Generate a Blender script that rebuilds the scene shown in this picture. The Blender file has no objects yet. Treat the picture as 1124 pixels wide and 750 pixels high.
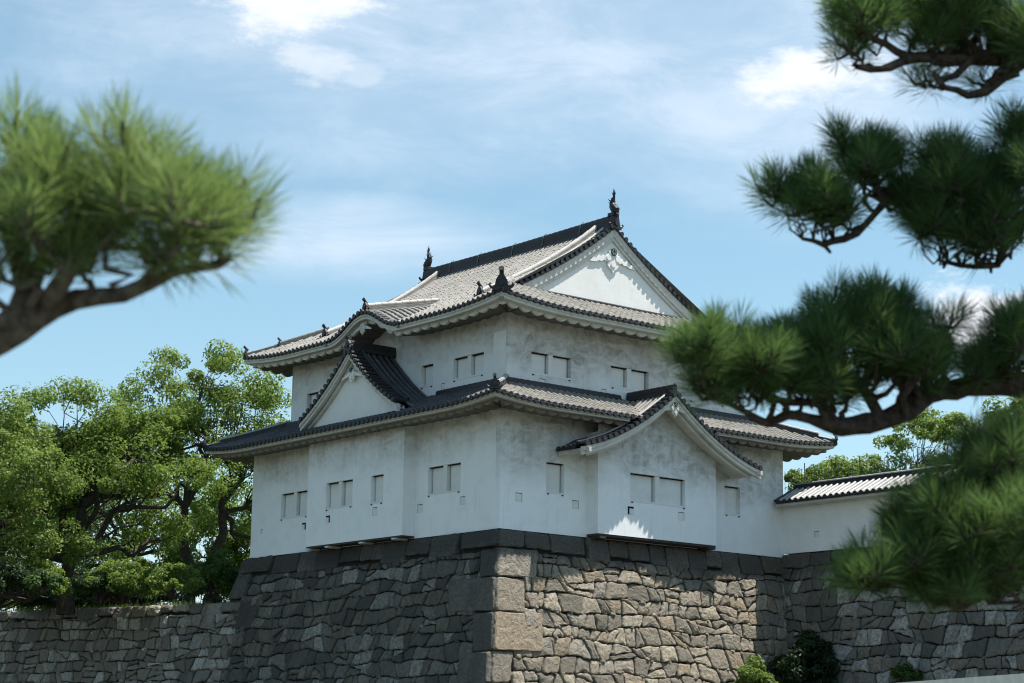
import bpy, math, random
import numpy as np
from mathutils import Vector, noise as mnoise

SC = bpy.context.scene
COL = SC.collection
rad = math.radians

# ------------------------------------------------------------------ camera
F0 = 2185.0
PIT, ROLL, YAW = rad(11.66), rad(0.88), rad(38.97)
CF = np.array([math.sin(YAW)*math.cos(PIT), math.cos(YAW)*math.cos(PIT), math.sin(PIT)])
_r = np.array([math.cos(YAW), -math.sin(YAW), 0.0]); _u = np.cross(_r, CF)
CR = _r*math.cos(ROLL)+_u*math.sin(ROLL)
CU = -_r*math.sin(ROLL)+_u*math.cos(ROLL)
_d0 = CF*F0+CR*(548-562)-CU*(580-375)
CAM = -_d0/np.linalg.norm(_d0)*66.0

def pix(x, y, depth):
    d = CF*F0+CR*(x-562)-CU*(y-375)
    return CAM+d/F0*depth

cam_d = bpy.data.cameras.new('camera'); cam = bpy.data.objects.new('camera', cam_d); COL.objects.link(cam)
from mathutils import Matrix
M = Matrix(((CR[0], CU[0], -CF[0], CAM[0]), (CR[1], CU[1], -CF[1], CAM[1]), (CR[2], CU[2], -CF[2], CAM[2]), (0, 0, 0, 1)))
cam.matrix_world = M
cam_d.sensor_width = 36; cam_d.lens = F0/1124*36
cam_d.clip_end = 3000; cam_d.clip_start = 0.1
cam_d.dof.use_dof = True; cam_d.dof.focus_distance = 66; cam_d.dof.aperture_fstop = 8.5
SC.camera = cam
SC.cycles.use_denoising = True
SC.cycles.filter_width = 1.1
SC.cycles.max_bounces = 6
SC.cycles.transparent_max_bounces = 4

# ------------------------------------------------------------------ light
SUN = Vector((1.35, -0.95, 4.1)).normalized()
sd = bpy.data.lights.new('sun', 'SUN'); sd.energy = 4.6; sd.angle = rad(0.5); sd.color = (1.0, 0.95, 0.87)
so = bpy.data.objects.new('sun', sd); COL.objects.link(so)
so.rotation_euler = SUN.to_track_quat('Z', 'Y').to_euler()
SC.view_settings.view_transform = 'Standard'; SC.view_settings.look = 'None'
SC.view_settings.gamma = 1; SC.view_settings.use_curve_mapping = False
SC.view_settings.exposure = 0.92

W = bpy.data.worlds.new('World'); SC.world = W; W.use_nodes = True
wn = W.node_tree; wn.nodes.clear()

class NT:
    """small helper to write node trees"""
    def __init__(s, tree): s.t = tree
    def n(s, typ, ins=None, **props):
        nd = s.t.nodes.new(typ)
        for k, v in props.items(): setattr(nd, k, v)
        for k, v in (ins or {}).items():
            sock = nd.inputs[k]
            if hasattr(v, 'is_linked') or isinstance(v, bpy.types.NodeSocket): s.t.links.new(v, sock)
            else: sock.default_value = v
        return nd
    def math(s, op, a, b=0.0, c=None, clamp=False):
        nd = s.t.nodes.new('ShaderNodeMath'); nd.operation = op; nd.use_clamp = clamp
        for i, v in enumerate((a, b) if c is None else (a, b, c)):
            if isinstance(v, bpy.types.NodeSocket): s.t.links.new(v, nd.inputs[i])
            else: nd.inputs[i].default_value = v
        return nd.outputs[0]
    def mix(s, f, a, b, mode='MIX'):
        nd = s.t.nodes.new('ShaderNodeMix'); nd.data_type = 'RGBA'; nd.blend_type = mode
        for i, v in ((0, f), (6, a), (7, b)):
            if isinstance(v, bpy.types.NodeSocket): s.t.links.new(v, nd.inputs[i])
            else: nd.inputs[i].default_value = v if i == 0 else (*v[:3], 1)
        return nd.outputs[2]
    def noise(s, vec, scale, detail=4, rough=0.55, dist=0.0):
        nd = s.n('ShaderNodeTexNoise', {'Scale': scale, 'Detail': detail, 'Roughness': rough, 'Distortion': dist})
        if vec is not None: s.t.links.new(vec, nd.inputs['Vector'])
        return nd.outputs[0]
    def ramp(s, f, pts):
        nd = s.t.nodes.new('ShaderNodeValToRGB'); s.t.links.new(f, nd.inputs[0])
        el = nd.color_ramp.elements
        while len(el) < len(pts): el.new(0.5)
        for e, (p, c) in zip(el, pts):
            e.position = p; e.color = (c, c, c, 1) if isinstance(c, (int, float)) else (*c, 1)
        return nd.outputs[0]
    def maprange(s, v, a, b, c=0.0, d=1.0, smooth=True):
        nd = s.t.nodes.new('ShaderNodeMapRange'); nd.interpolation_type = 'SMOOTHSTEP' if smooth else 'LINEAR'
        s.t.links.new(v, nd.inputs[0])
        for i, x in enumerate((a, b, c, d)): nd.inputs[i+1].default_value = x
        return nd.outputs[0]

w = NT(wn)
sky = w.n('ShaderNodeTexSky'); sky.sky_type = 'NISHITA'; sky.sun_disc = False
sky.sun_elevation = math.asin(SUN.z); sky.sun_rotation = math.atan2(SUN.x, SUN.y)
sky.air_density = 1.0; sky.dust_density = 0.6; sky.ozone_density = 1.6; sky.altitude = 0
tc = w.n('ShaderNodeTexCoord')
dirv = tc.outputs['Generated']
def dirdot(px, py):
    d = CF*F0+CR*(px-562)-CU*(py-375); d = d/np.linalg.norm(d)
    return d
def blob(px, py, rx, ry):
    """soft elliptic mask about a direction of the sky; radii in degrees"""
    d = dirdot(px, py)
    rt = np.cross(d, [0, 0, 1]); rt /= np.linalg.norm(rt); up = np.cross(rt, d)
    a = w.n('ShaderNodeVectorMath', {0: dirv, 1: tuple(rt)}, operation='DOT_PRODUCT').outputs['Value']
    b = w.n('ShaderNodeVectorMath', {0: dirv, 1: tuple(up)}, operation='DOT_PRODUCT').outputs['Value']
    c = w.n('ShaderNodeVectorMath', {0: dirv, 1: tuple(d)}, operation='DOT_PRODUCT').outputs['Value']
    a = w.math('DIVIDE', a, math.sin(rad(rx))); b = w.math('DIVIDE', b, math.sin(rad(ry)))
    q = w.math('ADD', w.math('MULTIPLY', a, a), w.math('MULTIPLY', b, b))
    q = w.math('SUBTRACT', 1.0, w.math('SQRT', q))
    return w.math('MULTIPLY', q, w.math('GREATER_THAN', c, 0.0))
mp = w.n('ShaderNodeMapping', {'Vector': dirv, 'Scale': (1, 1, 2.2)}).outputs[0]
n1 = w.noise(mp, 11.0, 9, 0.62, 0.4)
n2 = w.noise(mp, 30.0, 10, 0.64)
n3 = w.noise(w.n('ShaderNodeMapping', {'Vector': dirv, 'Scale': (1.0, 1.0, 3.2), 'Rotation': (0, 0.12, 0)}).outputs[0], 9.0, 10, 0.64, 0.5)
puffs = None
for (px, py, rx, ry, am) in ((315, 4, 3.3, 1.15, .9), (342, 70, 1.5, .85, .5), (396, 80, .8, .45, .3), (895, 84, 2.7, 1.0, .9), (1075, 352, 2.4, 1.5, 1.1)):
    b = blob(px, py, rx, ry)
    v = w.math('ADD', b, w.math('MULTIPLY', w.math('SUBTRACT', n2, 0.5), 2.2))
    v = w.maprange(v, 0.08, 0.75, 0, am)
    puffs = v if puffs is None else w.math('MAXIMUM', puffs, v)
veil = w.maprange(n3, 0.34, 0.70, 0.0, 0.7)
vb = w.math('MAXIMUM', w.math('MAXIMUM', blob(560, 20, 19, 5.6), blob(860, 110, 8.5, 3.9)), w.math('MULTIPLY', blob(380, 262, 6.5, 1.6), 1.0))
vb = w.math('ADD', vb, w.math('MULTIPLY', w.math('SUBTRACT', n1, 0.5), 0.9))
vb = w.maprange(vb, -0.1, 0.8, 0.0, 0.58)
veil = w.math('MULTIPLY', vb, w.math('ADD', veil, 0.5), clamp=True)
sat = w.n('ShaderNodeHueSaturation', {'Hue': 0.476, 'Saturation': 0.99, 'Value': 0.88, 'Color': sky.outputs[0]}).outputs[0]
c1 = w.mix(veil, sat, (4.6, 5.2, 6.0))
c2 = w.mix(w.math('MINIMUM', puffs, 1.0), c1, (5.5, 5.7, 6.0))
bg = w.n('ShaderNodeBackground', {'Color': c2, 'Strength': 0.1})
wo = w.n('ShaderNodeOutputWorld', {'Surface': bg.outputs[0]})

# ------------------------------------------------------------------ materials
def new_mat(name):
    m = bpy.data.materials.new(name); m.use_nodes = True; m.node_tree.nodes.clear()
    return m, NT(m.node_tree)
def finish(k, color, rough, bump=None, bstr=0.3, bdist=0.02, spec=0.3):
    ins = {'Base Color': color if isinstance(color, bpy.types.NodeSocket) else (*color, 1), 'Roughness': rough, 'Specular IOR Level': spec}
    p = k.n('ShaderNodeBsdfPrincipled', ins)
    if bump is not None:
        b = k.n('ShaderNodeBump', {'Strength': bstr, 'Distance': bdist, 'Height': bump})
        k.t.links.new(b.outputs[0], p.inputs['Normal'])
    k.n('ShaderNodeOutputMaterial', {'Surface': p.outputs[0]})

def plaster_mat(name, base, grime, gz0, gz1, amount, seed=0.0, front=None):
    """lime plaster; soot and rain grime sits in a band between gz0 and gz1 (m), with drips"""
    m, k = new_mat(name)
    g = k.n('ShaderNodeNewGeometry'); pos = g.outputs['Position']
    pos2 = k.n('ShaderNodeMapping', {'Vector': pos, 'Location': (seed, seed, 0)}).outputs[0]
    z = k.n('ShaderNodeSeparateXYZ', {0: pos}).outputs[2]
    big = k.noise(pos2, 0.55, 5, 0.6)
    str_ = k.noise(k.n('ShaderNodeMapping', {'Vector': pos2, 'Scale': (3.2, 3.2, 0.35)}).outputs[0], 1.2, 6, 0.65)
    diag = k.noise(k.n('ShaderNodeMapping', {'Vector': pos2, 'Rotation': (0.5, 0.6, 0.3), 'Scale': (1.3, 1.3, 2.0)}).outputs[0], 1.1, 8, 0.7, 1.2)
    fine = k.noise(pos2, 14, 6, 0.6)
    if front is not None:   # the weather side (towards -y) is soiled further down
        yy = k.n('ShaderNodeSeparateXYZ', {0: pos}).outputs[1]
        z = k.math('ADD', z, k.math('MULTIPLY', k.math('LESS_THAN', yy, front), 0.95))
    h = k.maprange(k.math('ADD', z, k.math('MULTIPLY', k.math('SUBTRACT', big, 0.5), 2.6)), gz0, gz1, 0, 1)
    sp = k.math('MULTIPLY', k.maprange(diag, 0.3, 0.72), k.maprange(str_, 0.25, 0.7, 0.45, 1.0))
    f = k.math('MULTIPLY', k.math('MULTIPLY', h, k.math('ADD', k.math('MULTIPLY', sp, 0.75), 0.25)), amount, clamp=True)
    drip = k.noise(k.n('ShaderNodeMapping', {'Vector': pos2, 'Scale': (9, 9, 0.5)}).outputs[0], 1.0, 4, 0.6)
    f = k.math('ADD', f, k.math('MULTIPLY', k.math('MULTIPLY', k.maprange(drip, 0.56, 0.78), 0.28), k.maprange(big, 0.35, 0.65, 0.2, 1.0)), clamp=True)
    c = k.mix(f, base, grime)
    c = k.mix(k.maprange(k.noise(pos2, 1.7, 6, 0.62), 0.42, 0.78, 0.0, 0.22), c, tuple(x*0.62 for x in base))
    c = k.mix(k.math('MULTIPLY', fine, 0.10), c, (0.35, 0.35, 0.33))
    finish(k, c, 0.85, fine, 0.25, 0.012, 0.2)
    return m
M_PL = plaster_mat('aged_plaster', (0.86, 0.88, 0.89), (0.30, 0.285, 0.25), 2.2, 4.1, 1.1, front=0.25)
M_PU = plaster_mat('aged_plaster_upper', (0.78, 0.79, 0.79), (0.30, 0.28, 0.25), 6.0, 7.5, 1.1, 7.0, front=1.25)
M_TRIM = plaster_mat('plaster_trim', (0.72, 0.71, 0.67), (0.36, 0.34, 0.30), -20, -10, 0.75, 3.0)
M_GABLE = plaster_mat('gable_plaster', (0.84, 0.84, 0.82), (0.5, 0.48, 0.44), -20, -10, 0.22, 13.0)
M_FENCEW = plaster_mat('wall_plaster', (0.86, 0.87, 0.87), (0.55, 0.53, 0.48), 0.0, 0.5, 0.1, 21.0)

def tile_mat(name, a, b, c, rough=0.55):
    m, k = new_mat(name)
    g = k.n('ShaderNodeNewGeometry'); pos = g.outputs['Position']; rnd = g.outputs['Random Per Island']
    n_ = k.noise(pos, 2.2, 6, 0.65); f_ = k.noise(pos, 22, 5, 0.6)
    cell = k.n('ShaderNodeTexVoronoi', {'Vector': pos, 'Scale': 3.4}).outputs['Color']
    col = k.mix(k.maprange(n_, 0.35, 0.65), a, b)
    col = k.mix(k.math('MULTIPLY', k.n('ShaderNodeSeparateColor', {0: cell}).outputs[0], 0.5), col, tuple(x*0.6 for x in b))
    col = k.mix(k.maprange(f_, 0.45, 0.75, 0, 0.6), col, c)
    col = k.mix(k.math('MULTIPLY', rnd, 0.35), col, tuple(x*0.55 for x in a))
    finish(k, col, rough, f_, 0.3, 0.01, 0.35)
    return m
M_RIB = tile_mat('weathered_cover_tile', (0.30, 0.285, 0.25), (0.20, 0.19, 0.175), (0.50, 0.48, 0.44))
M_PAN = tile_mat('pan_tile', (0.15, 0.14, 0.12), (0.09, 0.085, 0.08), (0.22, 0.20, 0.175))
M_DARK = tile_mat('smoked_tile', (0.018, 0.018, 0.021), (0.032, 0.032, 0.036), (0.065, 0.065, 0.07), 0.5)
M_WHITECOVER = tile_mat('pale_cover_tile', (0.52, 0.51, 0.48), (0.42, 0.41, 0.39), (0.62, 0.61, 0.58))
M_CAP = tile_mat('ridge_cap_tile', (0.42, 0.41, 0.39), (0.27, 0.265, 0.26), (0.52, 0.51, 0.49))
M_RIBD = tile_mat('shaded_cover_tile', (0.085, 0.085, 0.092), (0.05, 0.05, 0.056), (0.16, 0.16, 0.165), 0.5)  # shaded copy of the cover tile, shade put into the colour
M_PAND = tile_mat('dark_shaded_pan_tile', (0.03, 0.03, 0.034), (0.02, 0.02, 0.023), (0.05, 0.05, 0.055), 0.5)  # pan tile darkened for shade, also used on the boundary wall
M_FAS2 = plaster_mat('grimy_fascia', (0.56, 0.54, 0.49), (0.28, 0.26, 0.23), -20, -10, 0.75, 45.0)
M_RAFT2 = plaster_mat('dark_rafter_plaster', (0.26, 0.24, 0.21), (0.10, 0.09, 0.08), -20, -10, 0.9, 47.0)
M_SOFF = plaster_mat('shaded_soffit', (0.16, 0.145, 0.125), (0.08, 0.07, 0.06), -20, -10, 0.8, 41.0)  # shade under the eaves, with some grime, put into the colour
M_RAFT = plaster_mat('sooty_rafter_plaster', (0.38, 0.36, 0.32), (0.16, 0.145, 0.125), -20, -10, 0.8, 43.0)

def simple(name, col, rough=0.7, scale=6, var=0.25, bs=0.2, metal=0.0, spec=0.3):
    m, k = new_mat(name)
    g = k.n('ShaderNodeNewGeometry'); n_ = k.noise(g.outputs['Position'], scale, 6, 0.6)
    c = k.mix(k.maprange(n_, 0.3, 0.7), tuple(x*(1-var) for x in col), tuple(min(1, x*(1+var)) for x in col))
    finish(k, c, rough, n_, bs, 0.02, spec)
    return m
M_COPPER = simple('verdigris_copper', (0.13, 0.20, 0.18), 0.6)
M_BRONZE = simple('dark_bronze', (0.045, 0.06, 0.058), 0.4)
M_SHUT = plaster_mat('shutter_plaster', (0.80, 0.805, 0.79), (0.47, 0.45, 0.41), -20, -10, 0.3, 31.0)
M_HOLE_SHADOW = simple('opening_and_shadow_dark', (0.012, 0.012, 0.012), 0.9)  # shared by open loopholes and the painted window shadow strips
M_WOOD = simple('old_dark_wood', (0.05, 0.043, 0.038), 0.8)
M_GROUND = simple('mossy_ground', (0.06, 0.065, 0.045), 0.95, 0.6)
M_GRASS = simple('terrace_grass', (0.06, 0.10, 0.028), 0.95, 3, 0.4)
M_METAL = simple('painted_metal', (0.10, 0.11, 0.11), 0.5)
M_PALE = simple('pale_stone_coping', (0.78, 0.72, 0.62), 0.85, 5, 0.08)

def stone_mat(name, cols, top_z, dark, topband, seed, stain=0.0):
    m, k = new_mat(name)
    g = k.n('ShaderNodeNewGeometry'); pos = k.n('ShaderNodeMapping', {'Vector': g.outputs['Position'], 'Location': (seed, 0, seed)}).outputs[0]
    rnd = g.outputs['Random Per Island']
    z = k.n('ShaderNodeSeparateXYZ', {0: g.outputs['Position']}).outputs[2]
    rp = k.t.nodes.new('ShaderNodeValToRGB'); k.t.links.new(rnd, rp.inputs[0]); rp.color_ramp.interpolation = 'CONSTANT'
    el = rp.color_ramp.elements
    while len(el) < len(cols): el.new(0.5)
    for i, (e, c) in enumerate(zip(el, cols)): e.position = i/len(cols); e.color = (*c, 1)
    n1 = k.noise(pos, 1.1, 7, 0.65); n2 = k.noise(pos, 9, 8, 0.7); n3 = k.noise(pos, 35, 6, 0.65)
    c = k.mix(k.maprange(n2, 0.32, 0.66, 0, 0.75), rp.outputs[0], tuple(x*0.5 for x in cols[0]))
    c = k.mix(k.maprange(n3, 0.5, 0.75, 0, 0.5), c, tuple(min(1, x*1.5) for x in cols[0]))
    st = k.maprange(k.noise(k.n('ShaderNodeMapping', {'Vector': pos, 'Scale': (1, 1, 0.3)}).outputs[0], 0.9, 6, 0.65), 0.38, 0.62)
    band = k.maprange(k.math('ADD', z, k.math('MULTIPLY', k.math('SUBTRACT', n1, 0.5), 1.8)), top_z-topband, top_z-topband*0.45)
    f = k.math('MAXIMUM', k.math('MULTIPLY', band, 0.72), k.math('MULTIPLY', st, stain), clamp=True)
    c = k.mix(f, c, dark)
    n4 = k.noise(pos, 3.2, 5, 0.6)
    h = k.math('ADD', k.math('ADD', k.math('MULTIPLY', n2, 0.9), k.math('MULTIPLY', n3, 0.4)), k.math('MULTIPLY', n4, 1.5))
    finish(k, c, 0.92, h, 0.8, 0.09, 0.12)
    return m
M_ST_R = stone_mat('granite_sunny_face', [(0.28, 0.245, 0.195), (0.38, 0.33, 0.26), (0.23, 0.205, 0.17), (0.33, 0.30, 0.25), (0.17, 0.155, 0.13), (0.44, 0.385, 0.30), (0.26, 0.24, 0.205), (0.33, 0.265, 0.19)], 0.1, (0.055, 0.053, 0.052), 1.5, 0.0)  # front granite, its sunlight put into paler, warmer stone colours
M_ST_L = stone_mat('granite_shaded_face', [(0.17, 0.16, 0.14), (0.25, 0.235, 0.205), (0.115, 0.11, 0.10), (0.21, 0.19, 0.155), (0.09, 0.085, 0.078), (0.38, 0.365, 0.33), (0.19, 0.17, 0.14)], 0.1, (0.045, 0.044, 0.043), 1.3, 5.0, 0.38)  # same granite on the side face, shade put into darker stone colours
M_ST_LL = stone_mat('granite_low_wall', [(0.36, 0.335, 0.29), (0.48, 0.455, 0.40), (0.24, 0.225, 0.195), (0.32, 0.275, 0.225), (0.16, 0.15, 0.14), (0.60, 0.58, 0.54), (0.27, 0.235, 0.195)], 30, (0.06, 0.058, 0.055), 0.5, 9.0, 0.4)
M_ST_RW = stone_mat('granite_right_wall', [(0.24, 0.22, 0.19), (0.42, 0.40, 0.37), (0.17, 0.155, 0.135), (0.30, 0.26, 0.21), (0.12, 0.115, 0.105), (0.55, 0.53, 0.49), (0.22, 0.20, 0.175)], 0.1, (0.06, 0.058, 0.052), 1.3, 14.0, 0.35)
M_MORTAR = simple('wall_core', (0.022, 0.02, 0.018), 0.95)

def leaf_mat(name, dark, light, trans, tw=0.35):
    m, k = new_mat(name)
    g = k.n('ShaderNodeNewGeometry'); rnd = g.outputs['Random Per Island']
    n_ = k.noise(g.outputs['Position'], 0.8, 3, 0.5)
    c = k.mix(k.math('ADD', k.math('MULTIPLY', rnd, 0.6), k.math('MULTIPLY', k.maprange(n_, 0.3, 0.7), 0.4)), dark, light)
    d = k.n('ShaderNodeBsdfPrincipled', {'Base Color': c, 'Roughness': 0.55, 'Specular IOR Level': 0.25})
    t = k.n('ShaderNodeBsdfTranslucent', {'Color': k.mix(0.5, c, trans)})
    mx = k.n('ShaderNodeMixShader', {0: tw, 1: d.outputs[0], 2: t.outputs[0]})
    k.n('ShaderNodeOutputMaterial', {'Surface': mx.outputs[0]})
    return m
M_LEAF = leaf_mat('camphor_leaf', (0.06, 0.118, 0.022), (0.17, 0.24, 0.052), (0.31, 0.43, 0.065), 0.45)
M_LEAF2 = leaf_mat('light_leaf', (0.08, 0.145, 0.027), (0.20, 0.27, 0.065), (0.33, 0.44, 0.075))
M_SHRUB = leaf_mat('shrub_leaf', (0.03, 0.07, 0.015), (0.07, 0.13, 0.03), (0.14, 0.22, 0.04))
M_DSHRUB = leaf_mat('dark_shrub_leaf', (0.012, 0.028, 0.012), (0.03, 0.055, 0.02), (0.05, 0.09, 0.02))
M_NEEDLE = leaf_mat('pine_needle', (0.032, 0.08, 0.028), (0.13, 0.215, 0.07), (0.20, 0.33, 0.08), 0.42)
M_NEEDLE_L = leaf_mat('sunlit_pine_needle', (0.06, 0.135, 0.038), (0.26, 0.34, 0.125), (0.31, 0.44, 0.11), 0.45)  # lit copy of the needle, sunlight put into the lighter colours
M_BARK = simple('camphor_bark', (0.055, 0.047, 0.038), 0.9, 8, 0.4, 0.6)
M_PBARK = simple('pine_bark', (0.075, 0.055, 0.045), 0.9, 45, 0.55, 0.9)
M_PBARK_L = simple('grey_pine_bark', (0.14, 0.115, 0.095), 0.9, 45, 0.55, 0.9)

# ------------------------------------------------------------------ mesh helpers
def V3(a): return np.array(a, float)
class MB:
    def __init__(s): s.v = []; s.f = []
    def add(s, verts, faces):
        o = len(s.v); s.v.extend([tuple(map(float, p)) for p in verts]); s.f.extend([tuple(i+o for i in f) for f in faces])
    def grid(s, rows, closed=False):
        n = len(rows[0]); vs = [p for r in rows for p in r]; fs = []
        for i in range(len(rows)-1):
            for j in range(n-1 if not closed else n):
                j2 = (j+1) % n
                fs.append((i*n+j, i*n+j2, (i+1)*n+j2, (i+1)*n+j))
        s.add(vs, fs)
    def quad(s, a, b, c, d): s.add((a, b, c, d), ((0, 1, 2, 3),))
    def box(s, lo, hi):
        x0, y0, z0 = lo; x1, y1, z1 = hi
        s.add([(x0,y0,z0),(x1,y0,z0),(x1,y1,z0),(x0,y1,z0),(x0,y0,z1),(x1,y0,z1),(x1,y1,z1),(x0,y1,z1)],
              [(0,3,2,1),(4,5,6,7),(0,1,5,4),(1,2,6,5),(2,3,7,6),(3,0,4,7)])
    def obox(s, c, ax, h):
        c = V3(c); ax = [V3(a) for a in ax]
        vs = [c+ax[0]*sx*h[0]+ax[1]*sy*h[1]+ax[2]*sz*h[2] for sz in (-1,1) for sy in (-1,1) for sx in (-1,1)]
        s.add(vs, [(0,2,3,1),(4,5,7,6),(0,1,5,4),(1,3,7,5),(3,2,6,7),(2,0,4,6)])
    def prism(s, poly, ext):
        poly = [V3(p) for p in poly]; e = V3(ext); n = len(poly)
        s.add(poly+[p+e for p in poly], [tuple(range(n)), tuple(range(2*n-1, n-1, -1))]+[(i, (i+1) % n, n+(i+1) % n, n+i) for i in range(n)])
    def disc(s, c, nrm, r, th=0.03, n=10):
        c = V3(c); nrm = V3(nrm); nrm /= np.linalg.norm(nrm)
        a = np.cross(nrm, [0, 0, 1]); a /= np.linalg.norm(a); b = np.cross(a, nrm)
        p = [c+(a*math.cos(2*math.pi*i/n)+b*math.sin(2*math.pi*i/n))*r for i in range(n)]
        s.prism([q-nrm*th for q in p], nrm*th)
    def tube(s, pts, rr, n=6, cap=True, flat=1.0):
        pts = [V3(p) for p in pts]; rows = []
        if not hasattr(rr, '__len__'): rr = [rr]*len(pts)
        prev = None
        for i, p in enumerate(pts):
            t = pts[min(i+1, len(pts)-1)]-pts[max(i-1, 0)]; t = t/(np.linalg.norm(t)+1e-9)
            if prev is None:
                a = np.cross(t, [0, 0, 1]) if abs(t[2]) < .95 else np.cross(t, [1, 0, 0])
            else: a = prev-t*(prev@t)
            a = a/(np.linalg.norm(a)+1e-9); prev = a; b = np.cross(t, a)
            rows.append([p+(a*math.cos(2*math.pi*j/n)+b*math.sin(2*math.pi*j/n)*flat)*rr[i] for j in range(n)])
        s.grid(rows, closed=True)
        if cap:
            o = len(s.v); m = len(rows)
            s.f.append(tuple(range(o-n, o))); s.f.append(tuple(range(o-n*m+n-1, o-n*m-1, -1)))
    def build(s, name, mat, parent=None, smooth=False):
        me = bpy.data.meshes.new(name); me.from_pydata(s.v, [], s.f); me.validate(verbose=False)
        me.materials.append(mat)
        if smooth: me.polygons.foreach_set('use_smooth', [True]*len(me.polygons))
        o = bpy.data.objects.new(name, me); COL.objects.link(o)
        if parent is not None: o.parent = parent; o.matrix_parent_inverse = parent.matrix_world.inverted()
        return o
def fast(name, V, F, mat, parent=None):
    me = bpy.data.meshes.new(name); k = F.shape[1]
    me.vertices.add(len(V)); me.vertices.foreach_set('co', V.astype(np.float32).ravel())
    me.loops.add(F.size); me.loops.foreach_set('vertex_index', F.astype(np.int32).ravel())
    me.polygons.add(len(F)); me.polygons.foreach_set('loop_start', np.arange(0, F.size, k, dtype=np.int32))
    me.update(calc_edges=True); me.materials.append(mat)
    o = bpy.data.objects.new(name, me); COL.objects.link(o)
    if parent is not None: o.parent = parent; o.matrix_parent_inverse = parent.matrix_world.inverted()
    return o
def empty(name, loc, label, cat, group=None):
    o = bpy.data.objects.new(name, None); COL.objects.link(o); o.location = loc
    bpy.context.view_layer.update()
    o['label'] = label; o['category'] = cat
    if group: o['group'] = group
    return o
def tag(o, label, cat, group=None):
    o['label'] = label; o['category'] = cat
    if group: o['group'] = group
    return o
def structure(o): o['kind'] = 'structure'; return o

# ------------------------------------------------------------------ ground
g = MB(); g.quad((-1500, -1500, -8.9), (1500, -1500, -8.9), (1500, 1500, -8.9), (-1500, 1500, -8.9)); structure(g.build('ground', M_GROUND))

# ------------------------------------------------------------------ masonry
BAT = 0.24
def clip(poly, n, d):
    out = []
    for i in range(len(poly)):
        a, b = poly[i], poly[(i+1) % len(poly)]
        da = a[0]*n[0]+a[1]*n[1]-d; db = b[0]*n[0]+b[1]*n[1]-d
        if da <= 0: out.append(a)
        if (da < 0) != (db < 0) and abs(da-db) > 1e-12:
            t = da/(da-db); out.append((a[0]+(b[0]-a[0])*t, a[1]+(b[1]-a[1])*t))
    return out
def rubble_cells(u0, u1, v0, v1, su, sv, rng):
    """roughly coursed rubble: wavy beds, slanting joints, some blocks split in two"""
    sd_ = rng.uniform(0, 90)
    def bed(r, u):
        return v0+r*sv+sv*(.40*mnoise.noise(Vector((u*.55, r*5.3, sd_)))+.22*mnoise.noise(Vector((u*1.4, r*9.1, sd_+7)))+.06*mnoise.noise(Vector((u*5.0, r*3.1, sd_+3))))
    cells = []; R_ = int((v1-v0)/sv)+2
    for r in range(-1, R_):
        u = u0-rng.uniform(0, su); jt = jb = u
        while u < u1+su:
            w_ = su*rng.choice((.55, .75, .9, 1.0, 1.15, 1.4)); u += w_
            sl = rng.uniform(-.16, .16)*sv/.5; nt, nb = u+sl, u-sl
            top = [jt+(nt-jt)*k/4 for k in range(5)]; bot = [nb+(jb-nb)*k/4 for k in range(5)]
            poly = [(x, bed(r, x)) for x in top]+[(x, bed(r+1, x)) for x in bot]
            jt, jb = nt, nb
            cx, cy = sum(p[0] for p in poly)/10, sum(p[1] for p in poly)/10
            q = rng.random()
            if q < .24 and w_ > su*.75:
                a = rng.uniform(-.5, .5)+(math.pi/2 if rng.random() < .6 else rng.choice((.5, -.5)))
                n = (math.cos(a), math.sin(a)); d = n[0]*cx+n[1]*cy+rng.uniform(-.08, .08)
                cells += [clip(poly, n, d), clip(poly, (-n[0], -n[1]), -d)]
            else: cells.append(poly)
    return cells
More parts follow.
